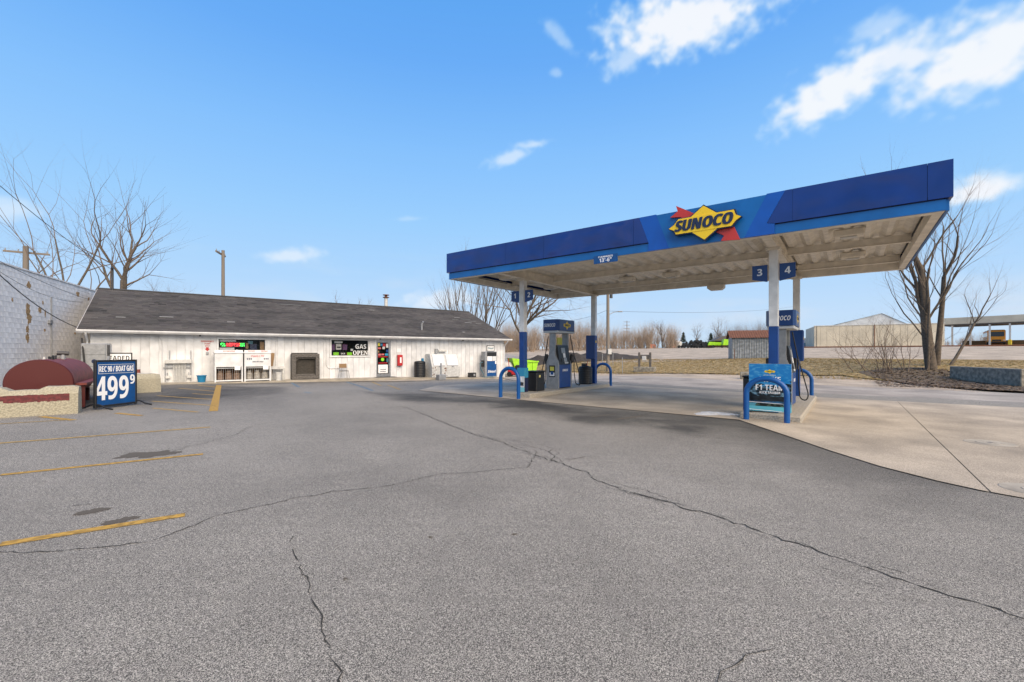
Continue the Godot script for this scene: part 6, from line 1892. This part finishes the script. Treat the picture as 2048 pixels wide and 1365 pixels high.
	b.prism(PackedVector2Array([Vector2(3.5, 4.7), Vector2(wl - 4, 4.7), Vector2(wl - 5, 5.3), Vector2(13.2, 7.3), Vector2(12.6, 7.3)]), -6.0, -5.8)
	part("gable_wall", b, M.metal_roof, o)
	b = MB.new()
	b.quad(Vector3(3.2, 4.75, -5.6), Vector3(12.9, 7.35, -5.6), Vector3(12.9, 7.35, -16), Vector3(3.2, 4.75, -16), Vector3(-0.3, 1, 0))
	b.quad(Vector3(12.9, 7.35, -5.6), Vector3(wl - 4, 4.75, -5.6), Vector3(wl - 4, 4.75, -16), Vector3(12.9, 7.35, -16), Vector3(0.3, 1, 0))
	part("roof", b, M.metal_roof, o)
	# blue and white building left of it
	o = thing("far_store", "low white and teal building left of the cream warehouse", "building", Transform3D(Basis(Vector3.UP, 0.1), far(1612, 120)))
	boxpart("lower_wall", o, M.teal, -2.4, -0.3, -4, 2.4, 1.15, 4)
	boxpart("upper_wall", o, M.old_white, -2.4, 1.152, -4, 2.4, 2.2, 4)
	boxpart("roof", o, M.metal_roof, -2.6, 2.202, -4.2, 2.6, 2.35, 4.2)
	# rail along the top of the lot
	o = thing("low_rail", "long dark low rail along the foot of the warehouse", "rail", Transform3D(Basis(), Vector3.ZERO))
	b = MB.new()
	var p0 := far(1580, 86)
	var p1 := far(2300, 62)
	b.tube([p0 + Vector3(0, 0.1, 0), p0.lerp(p1, 0.5) + Vector3(0, 0.1, 0), p1 + Vector3(0, 0.1, 0)], [0.13], 6)
	part("beam", b, M.rusty, o)
	# bus shelter and bus
	var sa := far(1878, 92)
	var sb := far(2120, 78)
	ux = Vector3((sb - sa).x, 0, (sb - sa).z).normalized()
	o = thing("bus_shelter", "long open metal shelter roof on posts over the school bus", "shelter", Transform3D(Basis(ux, Vector3.UP, ux.cross(Vector3.UP)), sa))
	var sl := (sb - sa).length()
	boxpart("roof_band", o, M.warehouse, 0, 4.3, -9, sl, 5.6, 0.0)
	boxpart("soffit", o, M.wood_grey, 0.05, 4.05, -8.9, sl - 0.05, 4.298, -0.1)
	for i in 6:
		var x := 2.0 + sl * i / 6.0
		var ps := boxpart("post", o, M.old_white, x - 0.12, -0.3, -0.4, x + 0.12, 4.05, -0.16)
		if i >= 3: boxpart("bumper_sleeve", ps, M.yellow, x - 0.22, -0.3, -0.5, x + 0.22, 1.0, -0.06, 0.04)
	boxpart("low_wall", o, M.wood_tan, 2, -0.3, -6, 11.5, 1.0, -5.7)
	o = thing("school_bus", "yellow school bus parked under the long shelter", "bus", Transform3D(Basis(Vector3.UP, -0.75), far(1994, 86)))
	b = MB.new()
	b.cb(-1.2, 0.45, -9.5, 1.2, 2.95, 0, 0.18)
	part("body", b, M.bus_yellow, o)
	boxpart("windscreen", o, M.glass_dark, -1.0, 1.65, 0.001, 1.0, 2.55, 0.03, 0.02)
	boxpart("grille", o, M.black, -0.6, 0.75, 0.001, 0.6, 1.05, 0.03)
	boxpart("bumper", o, M.black, -1.2, 0.42, 0.001, 1.2, 0.68, 0.15, 0.03)
	for sd in [-1, 1]:
		boxpart("headlight", o, M.old_white, sd * 0.95 - 0.12, 0.8, 0.001, sd * 0.95 + 0.12, 1.0, 0.04, 0.02)
		for i in 10: boxpart("window", o, M.glass_dark, sd * 1.2 - 0.01, 1.7, -0.5 - i * 0.88, sd * 1.2 + 0.01, 2.45, -1.25 - i * 0.88)
		boxpart("rub_rail", o, M.black, sd * 1.2 - 0.015, 1.3, -9.4, sd * 1.2 + 0.015, 1.36, -0.2)
		for z in [-1.6, -7.2]: tubepart("wheel", o, M.rubber, [Vector3(sd * 0.95, 0.45, z), Vector3(sd * 1.22, 0.45, z)], 0.48, 16)

func _ready() -> void:
	rng.seed = 1
	# camera
	var cam := Camera3D.new()
	cam.name = "camera"
	cam.projection = Camera3D.PROJECTION_FRUSTUM
	cam.near = 0.1
	cam.far = 3000
	cam.size = 0.1 * 1365.0 / 890.0
	cam.frustum_offset = Vector2(0, 0.1 * (HORIZON - 682.5) / 890.0)
	cam.position = Vector3(0, EYE, 0)
	add_child(cam)
	cam.current = true
	# sky, sun, exposure
	var env := Environment.new()
	env.background_mode = Environment.BG_SKY
	var sm := PanoramaSkyMaterial.new()
	sm.panorama = sky_image()
	var sky := Sky.new()
	sky.sky_material = sm
	env.sky = sky
	env.tonemap_mode = Environment.TONE_MAPPER_LINEAR
	env.tonemap_exposure = 3.8
	env.background_energy_multiplier = 1.0 / 3.8
	env.sdfgi_enabled = true
	env.ssao_enabled = true
	env.ssil_enabled = true
	var we := WorldEnvironment.new()
	we.name = "world"
	we.environment = env
	add_child(we)
	var sun := DirectionalLight3D.new()
	sun.name = "sun"
	sun.light_energy = 0.5
	sun.light_color = Color(1.0, 0.91, 0.78)
	sun.light_angular_distance = 60.0
	sun.shadow_enabled = true
	add_child(sun)
	sun.look_at_from_position(Vector3(0.42, 0.64, 0.64), Vector3.ZERO)
	materials()
	land()
	store()
	left_side()
	canopy()
	islands()
	background()
